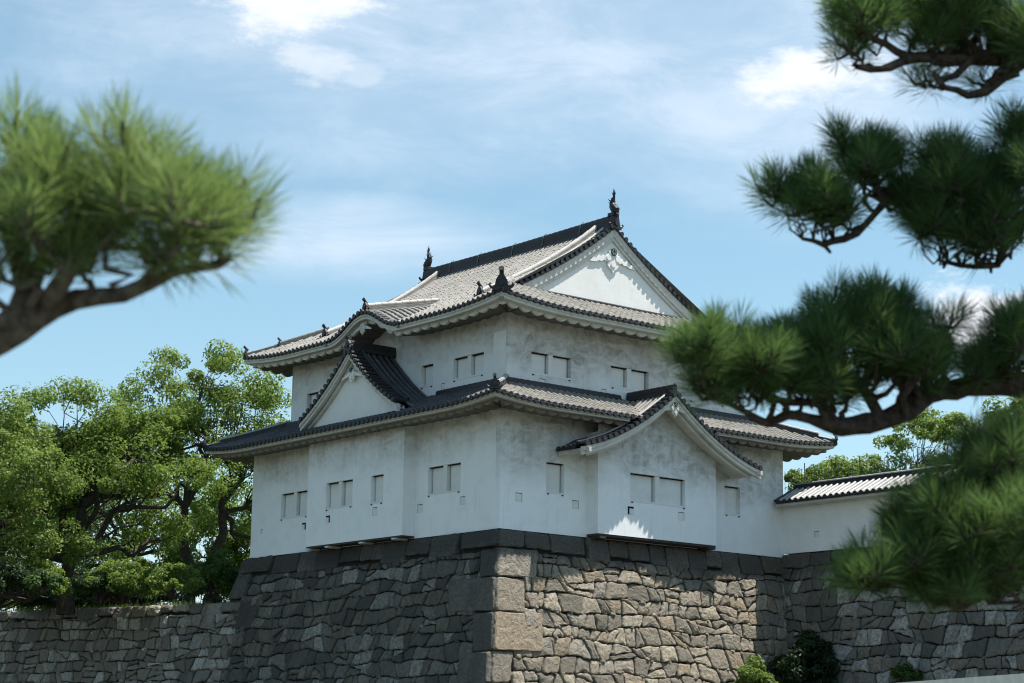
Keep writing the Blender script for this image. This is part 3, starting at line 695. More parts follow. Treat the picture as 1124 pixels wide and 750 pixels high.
def hip_roof(x0, y0, x1, y1, zf, T, lift, lw, parent, fascia_h, lobe_h, lobe_sp, wall_in, bumps=None, gapf=None, raftm=None, fasm=None, ribm=(M_RIB,)*4, panm=(M_PAN,)*4, tmaxs=None, skips=None, soff=0.42):
    """four tiled slopes with lifted corners. bumps: eave swelling of the left side; tmaxs(face, s) -> upper limit; skips(face, s) -> lower limit"""
    faces = [((x0, y0), (1, 0), (0, 1), x1-x0), ((x0, y0), (0, 1), (1, 0), y1-y0), ((x0, y1), (1, 0), (0, -1), x1-x0), ((x1, y0), (0, 1), (-1, 0), y1-y0)]
    for k, (o, a, n, S) in enumerate(faces):
        o = V3((*o, 0)); a = V3((*a, 0)); n = V3((*n, 0))
        def lf(s, t, S=S):
            q = max(0.0, min(s, S-s)-t); return lift*max(0.0, 1-q/lw)**2*max(0, 1-t/T)
        P = lambda s, t, o=o, a=a, n=n, lf=lf: o+a*s+n*t+V3((0, 0, zf(t)+lf(s, t)))
        tm = (lambda s, k=k, S=S: (skips(k, s) if skips else 0.0, tmaxs(k, s) if tmaxs else min(s, S-s, T)))
        tl = lambda s, tm=tm, S=S: (tm(s)[0], max(tm(s)[0], min(tm(s)[1], 1e9)))
        ribs, pans, discs, fas, sof = MB(), MB(), MB(), MB(), MB()
        slope(ribs, pans, P, 0, S, tl, a)
        side = ('front', 'side', 'rear', 'far')[k]
        po = pans.build('roof_slope', panm[k], parent)
        ribs.build('cover_tiles', ribm[k], parent)
        bump = (lambda s: bumps(s)) if (bumps and k == 1) else (lambda s: 0.0)
        N = max(1, int(round(S/SP))); sp = S/N; more = [discs]; was = False
        for i in range(N):
            hid = bool((gapf and gapf(k, (i+.5)*sp)) or bump((i+.5)*sp) >= .02)
            if was and not hid: discs = MB(); more.append(discs)
            was = hid
            s = (i+.5)*sp; p = P(s, 0)+V3((0, 0, bump(s)))
            if hid: continue
            if bump(s) < .02: discs.disc(p-n*.02+V3((0, 0, .015)), -n, RR*1.12, .05, 9)
            q = P((i)*sp, 0)+V3((0, 0, bump(i*sp))); q2 = P((i+1)*sp, 0)+V3((0, 0, bump((i+1)*sp)))
            zz = V3((0, 0, 1))
            if bump(s) < .02: 
                m_ = (q+q2)/2-zz*.02
                discs.grid([[q+zz*.02+n*.01, m_+n*.01, q2+zz*.02+n*.01], [q-zz*.055+n*.01, m_-zz*.07+n*.01, q2-zz*.055+n*.01]])
        for dm_ in more: dm_.build('eave_end_tiles', M_DARK, parent)
        # white plastered fascia (two steps) and scalloped rafters
        M2 = int(S/.12); rows = [[], [], [], [], [], []]
        for i in range(M2+1):
            s = S*i/M2; e = P(s, 0)+V3((0, 0, bump(s)))
            c0, c1 = min(s, .06), min(S-s, .06)
            def off(t, z, s=s, e=e):
                ss = min(max(s, t), S-t); b = P(ss, 0)+V3((0, 0, bump(ss)))
                return V3((b[0], b[1], 0))+n*t+V3((0, 0, b[2]+z))
            for j, (t, z) in enumerate(((.05, -.045), (.05, -.045-fascia_h*.45), (.09, -.05-fascia_h*.45), (.09, -.045-fascia_h), (soff, -.045-fascia_h+.01), (soff, -.02-fascia_h*.3))):
                rows[j].append(off(t, z))
        segs, cur = [], []
        for i in range(M2+1):
            if gapf and gapf(k, S*i/M2):
                if len(cur) > 1: segs.append(cur)
                cur = []
            else: cur.append(i)
        if len(cur) > 1: segs.append(cur)
        for sg_ in segs: fas = MB(); fas.grid([[r[i] for i in sg_] for r in rows]); fas.build('eave_fascia', fasm or M_TRIM, parent)
        # scalloped underside
        per = S/max(1, round(S/lobe_sp)); npl = 8; tot = int(round(S/per))*npl
        r0, r1, r2, r3 = [], [], [], []
        d_in = wall_in+.02
        for i in range(tot+1):
            s = S*i/tot; ph = (i % npl)/npl
            dz = lobe_h*abs(math.sin(math.pi*ph))**.6
            t0 = .30
            for r, t, z in ((r0, t0, -.045-fascia_h+.03), (r1, t0, -.05-fascia_h-dz), (r2, t0+.10, -.06-fascia_h-dz*.96), (r3, d_in, -.05-fascia_h+.12-dz*.5)):
                ss = min(max(s, t), S-t); b = P(ss, 0)+V3((0, 0, bump(ss)*(1.0 if t < 1 else .75)))
                r.append(V3((b[0], b[1], 0))+n*t+V3((0, 0, b[2]+z)))
        segs, cur = [], []
        for i in range(tot+1):
            if gapf and gapf(k, S*i/tot):
                if len(cur) > 1: segs.append(cur)
                cur = []
            else: cur.append(i)
        if len(cur) > 1: segs.append(cur)
        for sg_ in segs:
            sof = MB(); so2 = MB()
            sof.grid([[r[i] for i in sg_] for r in (r0, r1, r2)]); so2.grid([[r[i] for i in sg_] for r in (r2, r3)])
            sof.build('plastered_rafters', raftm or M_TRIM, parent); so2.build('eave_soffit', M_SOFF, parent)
    return faces

def gable_front(c, g, lat, qf, qw, f, d1, zbase, parent, bh=.34, bt=1.0, verge=True, wall=True, wallmat=None, tw=.0, step=.272, d0=0.0, wall_w=None, peg=1.0, drop=.0, vr=RR):
    """verge tiles, barge boards and the gable wall. c: point (x, y) on the axis; g: outward, lat: lateral unit; f(d): roof height"""
    c = V3((*c, 0)); g = V3((*g, 0)); lat = V3((*lat, 0)); up = V3((0, 0, 1))
    vt, bb, ib, so_ = MB(), MB(), MB(), MB()
    for sgn in (-1, 1):
        # barge board, outer step then inner
        n = 14; ds = [d0+(d1-d0)*i/n for i in range(n+1)]
        Q = lambda d, q, z: c+g*q+lat*sgn*d+up*(f(d)+z)
        k = lambda d: (1+.25*((d-d0)/(d1-d0))**3)
        bb.grid([[Q(d, qf-.06, -.03), Q(d, qf-.06, -.03-bh*.5*k(d)), Q(d, qf-.06-.05*bt, -.035-bh*.5*k(d)), Q(d, qf-.06-.05*bt, -.03-bh*k(d)), Q(d, qf-.06-.18*bt, -.03-bh*k(d)), Q(d, qf-.06-.18*bt, -.03)] for d in ds], closed=True)
        o_ = len(bb.v); bb.f.append((o_-1, o_-2, o_-3, o_-4, o_-5, o_-6))
        so_.grid([[Q(d, qf-.06-.18*bt, -.05-bh*.55), Q(d, qw, -.05-bh*.55)] for d in ds])
        ib.grid([[Q(d, qf-.06-.24*bt, -.05-bh*.5), Q(d, qf-.06-.24*bt, -.06-bh*1.42), Q(d, qf-.06-.34*bt, -.06-bh*1.42), Q(d, qf-.06-.34*bt, -.05-bh*.5)] for d in ds[:-1]], closed=True)
        # verge tiles: short ribs parallel to the ridge, round ends outward
        arc = 0; d = d0+.12
        while d < d1:
            z = f(d); sl = (f(d+.01)-f(d))/.01
            half_pts = [Q(d, qf, .05), Q(d, qf-.3, .055), Q(d, qf-.55, .05)]
            tlat = lat*sgn+up*sl; tlat /= np.linalg.norm(tlat)
            half_rib(vt, half_pts, tlat, vr)
            vt.disc(Q(d, qf+.02, .055), g, vr*1.15, .05, 9)
            d += step/math.sqrt(1+sl*sl)
        vt.grid([[Q(d, qf-.02, .055), Q(d, qf-.02, -.035), Q(d, qf-.5, -.03)] for d in ds])
        vt.grid([[Q(d, qf-.02, .055), Q(d, qf-.55, .055)] for d in ds])
        # thicker raking roll inboard of the verge
    res = {}
    if verge:
        v = vt.build('verge_tiles', M_DARK, parent); res['v'] = v
    bb.build('barge_board', M_TRIM, parent); ib.build('inner_barge_board', M_TRIM, parent); so_.build('verge_soffit', M_TRIM, parent)
    if wall:
        ww = wall_w or d1; wm = MB(); n = 16
        top = [c+g*qw+lat*(ww*(i/n*2-1))+up*(f(abs(ww*(i/n*2-1)))-.08) for i in range(n+1)]
        bot = [V3((p[0], p[1], min(zbase, p[2]))) for p in top]
        wm.grid([bot, top]); wm.build('gable_wall', wallmat or M_GABLE, parent)
    return res
def gegyo(c, g, lat, z, s, parent, wings=True, boss=True, mat=None, th=1.0):
    """carved plaster pendant below the gable apex"""
    c = V3((*c, z)); g = V3((*g, 0)); lat = V3((*lat, 0)); up = V3((0, 0, 1)); mb = MB()
    half = [(0, .30), (.16, .24), (.20, .12), (.30, .10), (.36, -.02), (.30, -.14), (.22, -.16), (.24, -.28), (.14, -.38), (.06, -.42), (0, -.52)]
    prof = half+[(-a, b) for a, b in reversed(half[1:-1])]
    mb.prism([c+lat*a*s+up*b*s for a, b in prof], g*.10*s*th)
    for a, b, r in ((.20, -.02, .10), (-.20, -.02, .10), (0, -.22, .11), (.12, .14, .07), (-.12, .14, .07)):
        mb.disc(c+lat*a*s+up*b*s+g*.15*s*th, g, r*s, .05*s*th, 12)
    if wings:
        for k in (-1, 1):
            pts = [(.28, .02), (.42, .10), (.52, .02), (.62, .06), (.74, -.06), (.88, -.06), (1.02, -.20), (.86, -.20), (.74, -.18), (.62, -.12), (.50, -.14), (.40, -.06), (.30, -.12)]
            mb.prism([c+lat*k*a*s+up*(b*1.0-.05)*s+g*.01*s for a, b in pts], g*.07*s*th)
    o = mb.build('gable_pendant', mat or M_GABLE, parent)
    if boss:
        b = MB(); b.disc(c+up*.20*s+g*.19*s*th, g, .13*s, .10*s*th, 14); b.build('bronze_boss', M_BRONZE, parent)
        b = MB()
        for i in range(6): 
            a = i*math.pi/3; b.disc(c+up*(.20+.075*math.sin(a))*s+lat*.075*math.cos(a)*s+g*.21*s*th, g, .032*s, .02*s, 7)
        b.build('boss_petals', M_COPPER, parent)
    return o

# ---- lower roof
ZL0 = 4.10
zlow = lambda t: ZL0+.38*t+.025*t*t
LX0, LY0, LX1, LY1, LT = -1.45, -1.45, W_+1.45, L_+1.45, 2.45
CXB = 6.62      # axis of the front bay gable
fbayz = lambda d: 5.13-.83*d+.070*d*d
CYG = 7.62      # axis of the left triangular gable
fgab = lambda d: 6.93-.98*d+.078*d*d
lower_roof = bpy.data.objects.new('lower_roof', None); COL.objects.link(lower_roof); lower_roof.parent = TUR; lower_roof.matrix_parent_inverse = TUR.matrix_world.inverted()
def solve(fn, a, b, n=40):
    """first t in [a, b] where fn turns positive"""
    for i in range(n+1):
        t = a+(b-a)*i/n
        if fn(t) > 0: return t
    return b
def lo_skip(k, s):
    if k == 0:
        d = abs(LX0+s-CXB)
        if d < 1.62: return solve(lambda t: zlow(t)-fbayz(d), 0, LT)
    return 0.0
def lo_max(k, s):
    S = (LX1-LX0) if k in (0, 2) else (LY1-LY0)
    return min(s, S-s, LT)
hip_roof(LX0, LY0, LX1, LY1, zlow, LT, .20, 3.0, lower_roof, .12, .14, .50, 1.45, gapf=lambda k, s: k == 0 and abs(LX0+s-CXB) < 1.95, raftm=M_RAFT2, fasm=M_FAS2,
         ribm=(M_RIB, M_RIBD, M_RIBD, M_RIB), panm=(M_PAN, M_PAND, M_PAND, M_PAN), tmaxs=lo_max, skips=lo_skip)  # side and rear slopes take the tile copies with shade in their colour
for (cx, cy, sx, sy) in ((LX0, LY0, 1, 1), (LX0, LY1, 1, -1), (LX1, LY0, -1, 1), (LX1, LY1, -1, -1)):
    path = [(cx+sx*t, cy+sy*t, zlow(t)+.20*(1-t/LT)+.05) for t in (0.05, .5, 1.0, 1.6, 2.1, 2.44)]
    ridge(path[1:], .17, .26, lower_roof, 'hip_ridge', layers=2)
    ridge(path[:3], .06, .20, lower_roof, 'hip_ridge', layers=1)
    ridge_end(V3(path[0])+V3((0, 0, .0)), (-sx, -sy, 0), lower_roof, .62)
# flashing ridge where the skirt roof meets the upper wall
ridge([(U0-.12, U0-.1, zlow(2.35)+.05), (U0-.12, CYG-2.9, zlow(2.35)+.05)], .11, .20, lower_roof, 'wall_ridge', layers=1, cap=M_DARK)
ridge([(U0-.12, CYG+2.9, zlow(2.35)+.05), (U0-.12, UY+.1, zlow(2.35)+.05)], .11, .20, lower_roof, 'wall_ridge', layers=1, cap=M_DARK)
ridge([(U0-.1, U0-.12, zlow(2.35)+.05), (CXB-.5, U0-.12, zlow(2.35)+.05)], .11, .20, lower_roof, 'wall_ridge', layers=1, cap=M_DARK)
ridge([(CXB+.5, U0-.12, zlow(2.35)+.05), (UX+.1, U0-.12, zlow(2.35)+.05)], .11, .20, lower_roof, 'wall_ridge', layers=1, cap=M_DARK)

def gable_slopes(c, g, lat, q0, q1, f, dmax, parent, ribm, panm, name='gable_slope', discs=False, dstart=0.0):
    c = V3((*c, 0)); g = V3((*g, 0)); lat = V3((*lat, 0)); up = V3((0, 0, 1))
    for sgn in (-1, 1):
        P = lambda s, t: c+g*s+lat*sgn*t+up*f(t)
        ribs, pans, ds = MB(), MB(), MB()
        slope(ribs, pans, P, q0, q1, lambda s: (dstart, dmax(s)), g)
        po = pans.build(name, panm, parent); ribs.build('cover_tiles', ribm, parent)
        if discs:
            n = int(round((q1-q0)/SP)); sp = (q1-q0)/n
            for i in range(n):
                s = q0+(i+.5)*sp
                if discs(s):
                    ds.disc(P(s, dmax(s)+.03)+up*.02, lat*sgn, RR*1.1, .05, 9)
                    ds.grid([[P(s-sp*.5, dmax(s)+.01)+up*.03, P(s+sp*.5, dmax(s)+.01)+up*.03], [P(s-sp*.5, dmax(s)+.01)-up*.05, P(s+sp*.5, dmax(s)+.01)-up*.05]])
            ds.build('eave_end_tiles', M_DARK, parent)
# ---- front bay gable roof (ridge along y)
bay_roof = bpy.data.objects.new('bay_gable_roof', None); COL.objects.link(bay_roof); bay_roof.parent = TUR; bay_roof.matrix_parent_inverse = TUR.matrix_world.inverted()
BQF = 1.57   # verge distance in front of y = 0
def bay_dmax(q):
    y = -q
    if y > -1.42:
        if y > -.05: return solve(lambda d: zlow(y+1.45)-fbayz(d)-.02, 0, 4.25)
    return 4.25
gable_slopes((CXB, 0), (0, -1), (1, 0), -1.0, BQF-.45, fbayz, bay_dmax, bay_roof, M_RIB, M_PAN, discs=lambda s: s > 0.05)
gable_front((CXB, 0), (0, -1), (1, 0), BQF, .62, fbayz, 4.25, 2.0, bay_roof, bh=.23, wall=False)
# eave boards at the two low sides of the bay roof
for sg in (-1, 1):
    m_ = MB(); xx = CXB+sg*4.2
    m_.obox((xx-sg*.10, -.86, fbayz(4.2)-.14), (XD, YD, (0, 0, 1)), (.05, .80, .075)); m_.build('eave_fascia', M_TRIM, bay_roof)
    m_ = MB()
    m_.grid([[(xx-sg*.15, y, fbayz(4.1)-.14), (CXB+sg*2.9, y, fbayz(2.9)-.14)] for y in (-1.42, -.7, .0)]); m_.build('eave_soffit', M_TRIM, bay_roof)
ridge([(CXB, .95, 5.19), (CXB, -BQF+.1, 5.19)], .24, .26, bay_roof, 'roof_ridge', layers=3, cap=M_DARK)
ridge_end((CXB, -BQF+.16, 5.16), (0, -1, 0), bay_roof, .50)
ridge([(CXB-.05, -1.10, 5.12)]+[(CXB-d, -1.10, fbayz(d)+.08) for d in (.6, 1.4, 2.2, 3.0, 3.8, 4.2)], .07, .18, bay_roof, 'verge_ridge', layers=1)
ridge([(CXB+.05, -1.10, 5.12)]+[(CXB+d, -1.10, fbayz(d)+.08) for d in (.6, 1.4, 2.2, 3.0, 3.8, 4.2)], .07, .18, bay_roof, 'verge_ridge', layers=1)
gegyo((CXB, -BQF+.16), (0, -1), (1, 0), fbayz(0)-.50, .62, bay_roof, wings=True, mat=M_TRIM)
# ---- left triangular gable
side_gable = bpy.data.objects.new('triangular_gable', None); COL.objects.link(side_gable); side_gable.parent = TUR; side_gable.matrix_parent_inverse = TUR.matrix_world.inverted()
GXF = -1.12
def gab_dmax(q):
    x = -q
    return solve(lambda d: zlow(x+1.45)-fgab(d)-.02, 0, 3.6)
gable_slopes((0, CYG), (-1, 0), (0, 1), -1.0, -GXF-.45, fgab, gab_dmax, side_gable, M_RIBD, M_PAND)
gable_front((0, CYG), (-1, 0), (0, 1), -GXF, -GXF-.42, fgab, 3.08, 4.2, side_gable, bh=.23)
ridge([(1.0, CYG, 7.02), (GXF+.1, CYG, 7.02)], .26, .28, side_gable, 'roof_ridge', layers=3, cap=M_DARK)
ridge_end((GXF+.06, CYG, 7.0), (-1, 0, 0), side_gable, .72)
for sg in (-1, 1):
    ridge([(GXF+.62, CYG+sg*.05, 6.98)]+[(GXF+.62, CYG+sg*d, fgab(d)+.08) for d in (.6, 1.2, 1.8, 2.4, 3.0)], .08, .2, side_gable, 'verge_ridge', layers=1, cap=M_DARK)
gegyo((GXF+.30, CYG), (-1, 0), (0, 1), fgab(0)-.80, .66, side_gable)

# ---- upper roof
zup = lambda t: 7.72+.40*t+.0195*t*t+.23*(max(t, 0)/7.25)**4
UXa, UYa, UXb, UYb = -.45, -.45, W_+.45, L_+.45
XC = W_/2; UT = XC-UXa; YV0, YV1 = 1.9, L_-1.9; YG = 2.09
CYK = 7.75
upper_roof = bpy.data.objects.new('upper_roof', None); COL.objects.link(upper_roof); upper_roof.parent = TUR; upper_roof.matrix_parent_inverse = TUR.matrix_world.inverted()
KW, KH = 2.25, .74
def kbell(dy):
    dy = abs(dy)
    return KH*(.5*(1+math.cos(math.pi*dy/KW)))**1.15 if dy < KW else 0.0
kz = lambda dy, t: 7.72+kbell(dy)+.22*t
def up_skip(k, s):
    if k == 1:
        dy = abs(UYa+s-CYK)
        if dy < KW: return solve(lambda t: zup(t)-kz(dy, t), 0.0, 5, 120)
    return 0.0
def up_max(k, s):
    if k in (0, 2): return min(s, (UXb-UXa)-s, YG-UYa+.02)
    S = UYb-UYa; m_ = min(s, S-s)
    return min(m_, UT)
def up_max2(k, s):
    if k in (0, 2): return min(s, (UXb-UXa)-s, YG-UYa+.02)
    S = UYb-UYa; m_ = min(s, S-s)
    return UT-.02 if m_ >= YV0-UYa else m_
hip_roof(UXa, UYa, UXb, UYb, zup, UT, .25, 3.6, upper_roof, .18, .155, .54, 1.45, bumps=lambda s: kbell(UYa+s-CYK), tmaxs=up_max2, skips=up_skip, soff=.34)
# verges and gables front and rear
VT0 = YV0-UYa
fmain = lambda d: zup(UT-d)
for (yv, gdir, qf) in ((0, -1, -YV0), (0, 1, YV1)):
    gable_front((XC, 0), (0, gdir), (1, 0), qf, qf-(YG-YV0), fmain, UT-VT0+.35, 9.0, upper_roof, bh=.31, bt=.26, wall_w=UT-2.9)
for gdir, yv in ((-1, YV0), (1, YV1)):
    for sg in (-1, 1):
        for off, h, wdt in ((.95, .20, .30),):
            yy = yv-gdir*off
            path = [(XC+sg*d, yy, fmain(d)+.07) for d in (.12, .8, 1.6, 2.4, 3.2, 4.0, 4.8, 5.55)]
            ridge(path, h, wdt, upper_roof, 'descending_ridge', layers=2, body=M_RIB, cap=M_WHITECOVER)
            ridge_end(V3(path[-1]), (sg, 0, 0), upper_roof, .72)
        path = [(XC+sg*d, yv-gdir*.50, fmain(d)+.07) for d in (.12, .8, 1.6, 2.4, 3.2, 4.0, 4.8)]
        ridge(path, .07, .20, upper_roof, 'verge_ridge', layers=1, body=M_RIB, cap=M_WHITECOVER)
    gegyo((XC, yv-gdir*.17), (0, gdir), (1, 0), fmain(0)-1.16, 1.1, upper_roof, th=.55)
    # flashing course at the gable foot
    yy = YG-.06 if gdir < 0 else L_-YG+.06
    ridge([(XC-4.3, yy, zup(YG-.1-UYa)+.02), (XC+4.3, yy, zup(YG-.1-UYa)+.02)], .10, .16, upper_roof, 'gable_foot_ridge', layers=1, cap=M_DARK)
ridge([(XC, YV0-.05, fmain(0)+.02), (XC, L_/2, fmain(0)-.03), (XC, YV1+.05, fmain(0)+.02)], .37, .38, upper_roof, 'main_ridge', layers=4, cap=M_DARK, ties=5)
for yv, gd in ((YV0, -1), (YV1, 1)):
    ridge_end((XC, yv+gd*.0, fmain(0)-.02), (0, gd, 0), upper_roof, .80)
    shachi((XC, yv-gd*.12, fmain(0)+.50), (0, gd, 0), upper_roof, .82)
for (cx, cy, sx, sy) in ((UXa, UYa, 1, 1), (UXa, UYb, 1, -1), (UXb, UYa, -1, 1), (UXb, UYb, -1, -1)):
    zc = lambda t: zup(t)+.25*(1-t/UT)+.05
    ridge([(cx+sx*t, cy+sy*t, zc(t)) for t in (1.05, 1.6, 2.1, 2.44)], .13, .26, upper_roof, 'hip_ridge', layers=2, body=M_RIB)
    ridge([(cx+sx*t, cy+sy*t, zc(t)) for t in (.05, .5, 1.0, 1.4)], .07, .22, upper_roof, 'hip_ridge', layers=1, body=M_RIB)
    ridge_end((cx+sx*.10, cy+sy*.10, zc(0)), (-sx, -sy, 0), upper_roof, .98 if (sx, sy) == (1, 1) else .6)
    if (sx, sy) != (1, 1): ridge_end((cx+sx*1.05, cy+sy*1.05, zc(1.05)), (-sx, -sy, 0), upper_roof, .5)
for (x, y) in ((UXa+.12, UYa+.12),):
    b = MB(); b.disc((x-.01, y-.01, 7.70), (-1, -1, 0), .085, .05, 10); b.build('bronze_boss', M_COPPER, upper_roof)
# ---- undulating gable over the left eave
kara = bpy.data.objects.new('undulating_gable', None); COL.objects.link(kara); kara.parent = TUR; kara.matrix_parent_inverse = TUR.matrix_world.inverted()
for sgn in (-1, 1):
    ribs, pans = MB(), MB()
    def P(s, d, sgn=sgn): return V3((UXa+s, CYK+sgn*d, kz(d, s)))
    def dm(s): return (0.0, solve(lambda d: zup(s)-kz(d, s), 0.0, KW, 60))
    slope(ribs, pans, P, .30, 3.6, dm, XD, step=.22)
    po = pans.build('gable_slope', M_PAN, kara); ribs.build('cover_tiles', M_RIB, kara)
vt = MB(); d = -KW+.1
while d < KW:
    z = kz(d, 0); sl = (kz(d+.01, 0)-z)/.01
    tl_ = YD+V3((0, 0, sl)); tl_ /= np.linalg.norm(tl_)
    half_rib(vt, [(UXa, CYK+d, z+.04), (UXa+.2, CYK+d, z+.06), (UXa+.42, CYK+d, z+.09)], tl_)
    vt.disc((UXa-.03, CYK+d, z+.04), (-1, 0, 0), RR*1.15, .05, 9); d += .25/math.sqrt(1+sl*sl)
n = 40
vt.grid([[(UXa+.01, CYK+dd, kz(dd, 0)+.05), (UXa+.45, CYK+dd, kz(dd, .4)+.05)] for dd in [KW*(i/n*2-1) for i in range(n+1)]])
vt.grid([[(UXa+.01, CYK+dd, kz(dd, 0)+.05), (UXa+.01, CYK+dd, kz(dd, 0)-.05)] for dd in [KW*(i/n*2-1) for i in range(n+1)]])
vt.build('verge_tiles', M_DARK, kara)
ridge([(UXa+.25, CYK, kz(0, .25)+.08), (UXa+1.8, CYK, kz(0, 1.8)+.08), (UXa+3.5, CYK, kz(0, 3.5)+.08)], .20, .28, kara, 'roof_ridge', layers=3, body=M_RIB, cap=M_WHITECOVER)
ridge_end((UXa+.18, CYK, kz(0, .2)+.06), (-1, 0, 0), kara, .66)
gegyo((UXa+.12, CYK), (-1, 0), (0, 1), kz(0, 0)-.52, .55, kara, wings=True, boss=False, mat=M_TRIM)
m_ = MB(); m_.grid([[(UXa+.35, CYK+dd, kz(dd, 0)-.30), (U0-.02, CYK+dd, kz(dd, 0)*.5+3.86+.15)] for dd in [KW*(i/n*2-1) for i in range(n+1)]]); 
for i, e in enumerate(()): pass
for dd in (-KW-.05, KW+.05):
    b = MB(); b.disc((UXa-.02, CYK+dd, 7.62), (-1, 0, 0), .07, .05, 10); b.build('bronze_boss', M_COPPER, kara)

# ------------------------------------------------------------------ low plaster wall with tiled coping
pw = empty('plaster_wall', (W_+.4, -11, .12), 'low white plastered boundary wall with a small tiled roof, running from the turret to the right', 'wall')
s = MB()
s.box((W_-.04, -22, .135), (W_+.83, -.004, 2.0)); s.build('wall_body', M_FENCEW, pw)
fz = lambda d: 2.58-.52*d
for sg in (-1, 1):
    ribs, pans, ds = MB(), MB(), MB()
    P = lambda s_, t: V3((W_+.43+sg*t, -22+s_, fz(t)))
    slope(ribs, pans, P, 0, 21.7, lambda s_: (0.0, 1.15), YD, spacing=.285)
    po = pans.build('roof_slope', M_PAND, pw); ribs.build('cover_tiles', M_WHITECOVER, pw)
    for i in range(76):
        y = -22+(i+.5)*21.7/76
        ds.disc((W_+.43+sg*1.18, y, fz(1.15)+.015), (sg, 0, 0), RR*1.1, .04, 9)
        ds.box((min(W_+.43+sg*1.13, W_+.43+sg*1.15), y-.1428, fz(1.15)-.065), (max(W_+.43+sg*1.13, W_+.43+sg*1.15), y+.1428, fz(1.15)+.015))
    ds.build('eave_end_tiles', M_DARK, pw)
    s = MB(); s.prism([(W_+.43+sg*.40, -22, 1.98), (W_+.43+sg*.55, -22, 1.82), (W_+.43+sg*1.08, -22, fz(1.1)-.17), (W_+.43+sg*1.08, -22, fz(1.1)-.05), (W_+.43+sg*.40, -22, fz(.4)-.05)], (0, 21.75, 0)); s.build('eave_cornice', M_TRIM, pw)
ridge([(W_+.43, -22, 2.60), (W_+.43, -.25, 2.60)], .14, .26, pw, 'roof_ridge', layers=2)
ridge_end((W_+.43, -.3, 2.58), (0, 1, 0), pw, .4)
s = MB(); s.prism([(W_-.55, -.26, 2.02), (W_-.6, -.26, 2.10), (W_+.43, -.26, 2.62), (W_+1.4, -.26, 2.10), (W_+1.4, -.26, 2.02), (W_+.43, -.26, 2.5)], (0, .18, 0)); s.build('verge_tiles', M_DARK, pw)
loophole((W_-.04, 0, 0), YD, -XD, -1.7, .75, pw, s=.1)

# ------------------------------------------------------------------ vegetation
def rnd_unit(rs, n):
    v = rs.normal(size=(n, 3)); return v/np.linalg.norm(v, axis=1)[:, None]
def leaf_cloud(rs, centers, radii, per, size, flat=.78):
    """many folded leaf quads scattered round clump centres"""
    Vs = []
    for c, r in zip(centers, radii):
        n = int(per*rs.uniform(.7, 1.3)); d = rnd_unit(rs, n); rr = r*rs.uniform(.35, 1.0, n)**.5
        p = c+d*rr[:, None]*np.array([1, 1, flat])
        p[:, 2] += np.where(d[:, 2] < 0, .25*r, 0)*rs.uniform(0, 1, n)
        nrm = d*.6+rnd_unit(rs, n)*.7+np.array([0, 0, .45]); nrm /= np.linalg.norm(nrm, axis=1)[:, None]
        a = np.cross(nrm, rnd_unit(rs, n)); a /= np.linalg.norm(a, axis=1)[:, None]+1e-9; b = np.cross(nrm, a)
        s = size*rs.uniform(.6, 1.3, n)[:, None]
        Vs.append(np.stack([p-a*s, p-b*s*.5, p+a*s, p+b*s*.5], axis=1).reshape(-1, 3))
    V = np.concatenate(Vs); F = np.arange(len(V)).reshape(-1, 4)
    return V, F
def curve_pts(a, b, rs, n=5, wob=.12, sag=0.0):
    a, b = V3(a), V3(b); L = np.linalg.norm(b-a); out = []
    off = rs.normal(size=(n+1, 3))*wob*L*.35
    for i in range(n+1):
        t = i/n; out.append(a+(b-a)*t+off[i]*math.sin(math.pi*t)+V3((0, 0, -sag*L*math.sin(math.pi*t))))
    return out
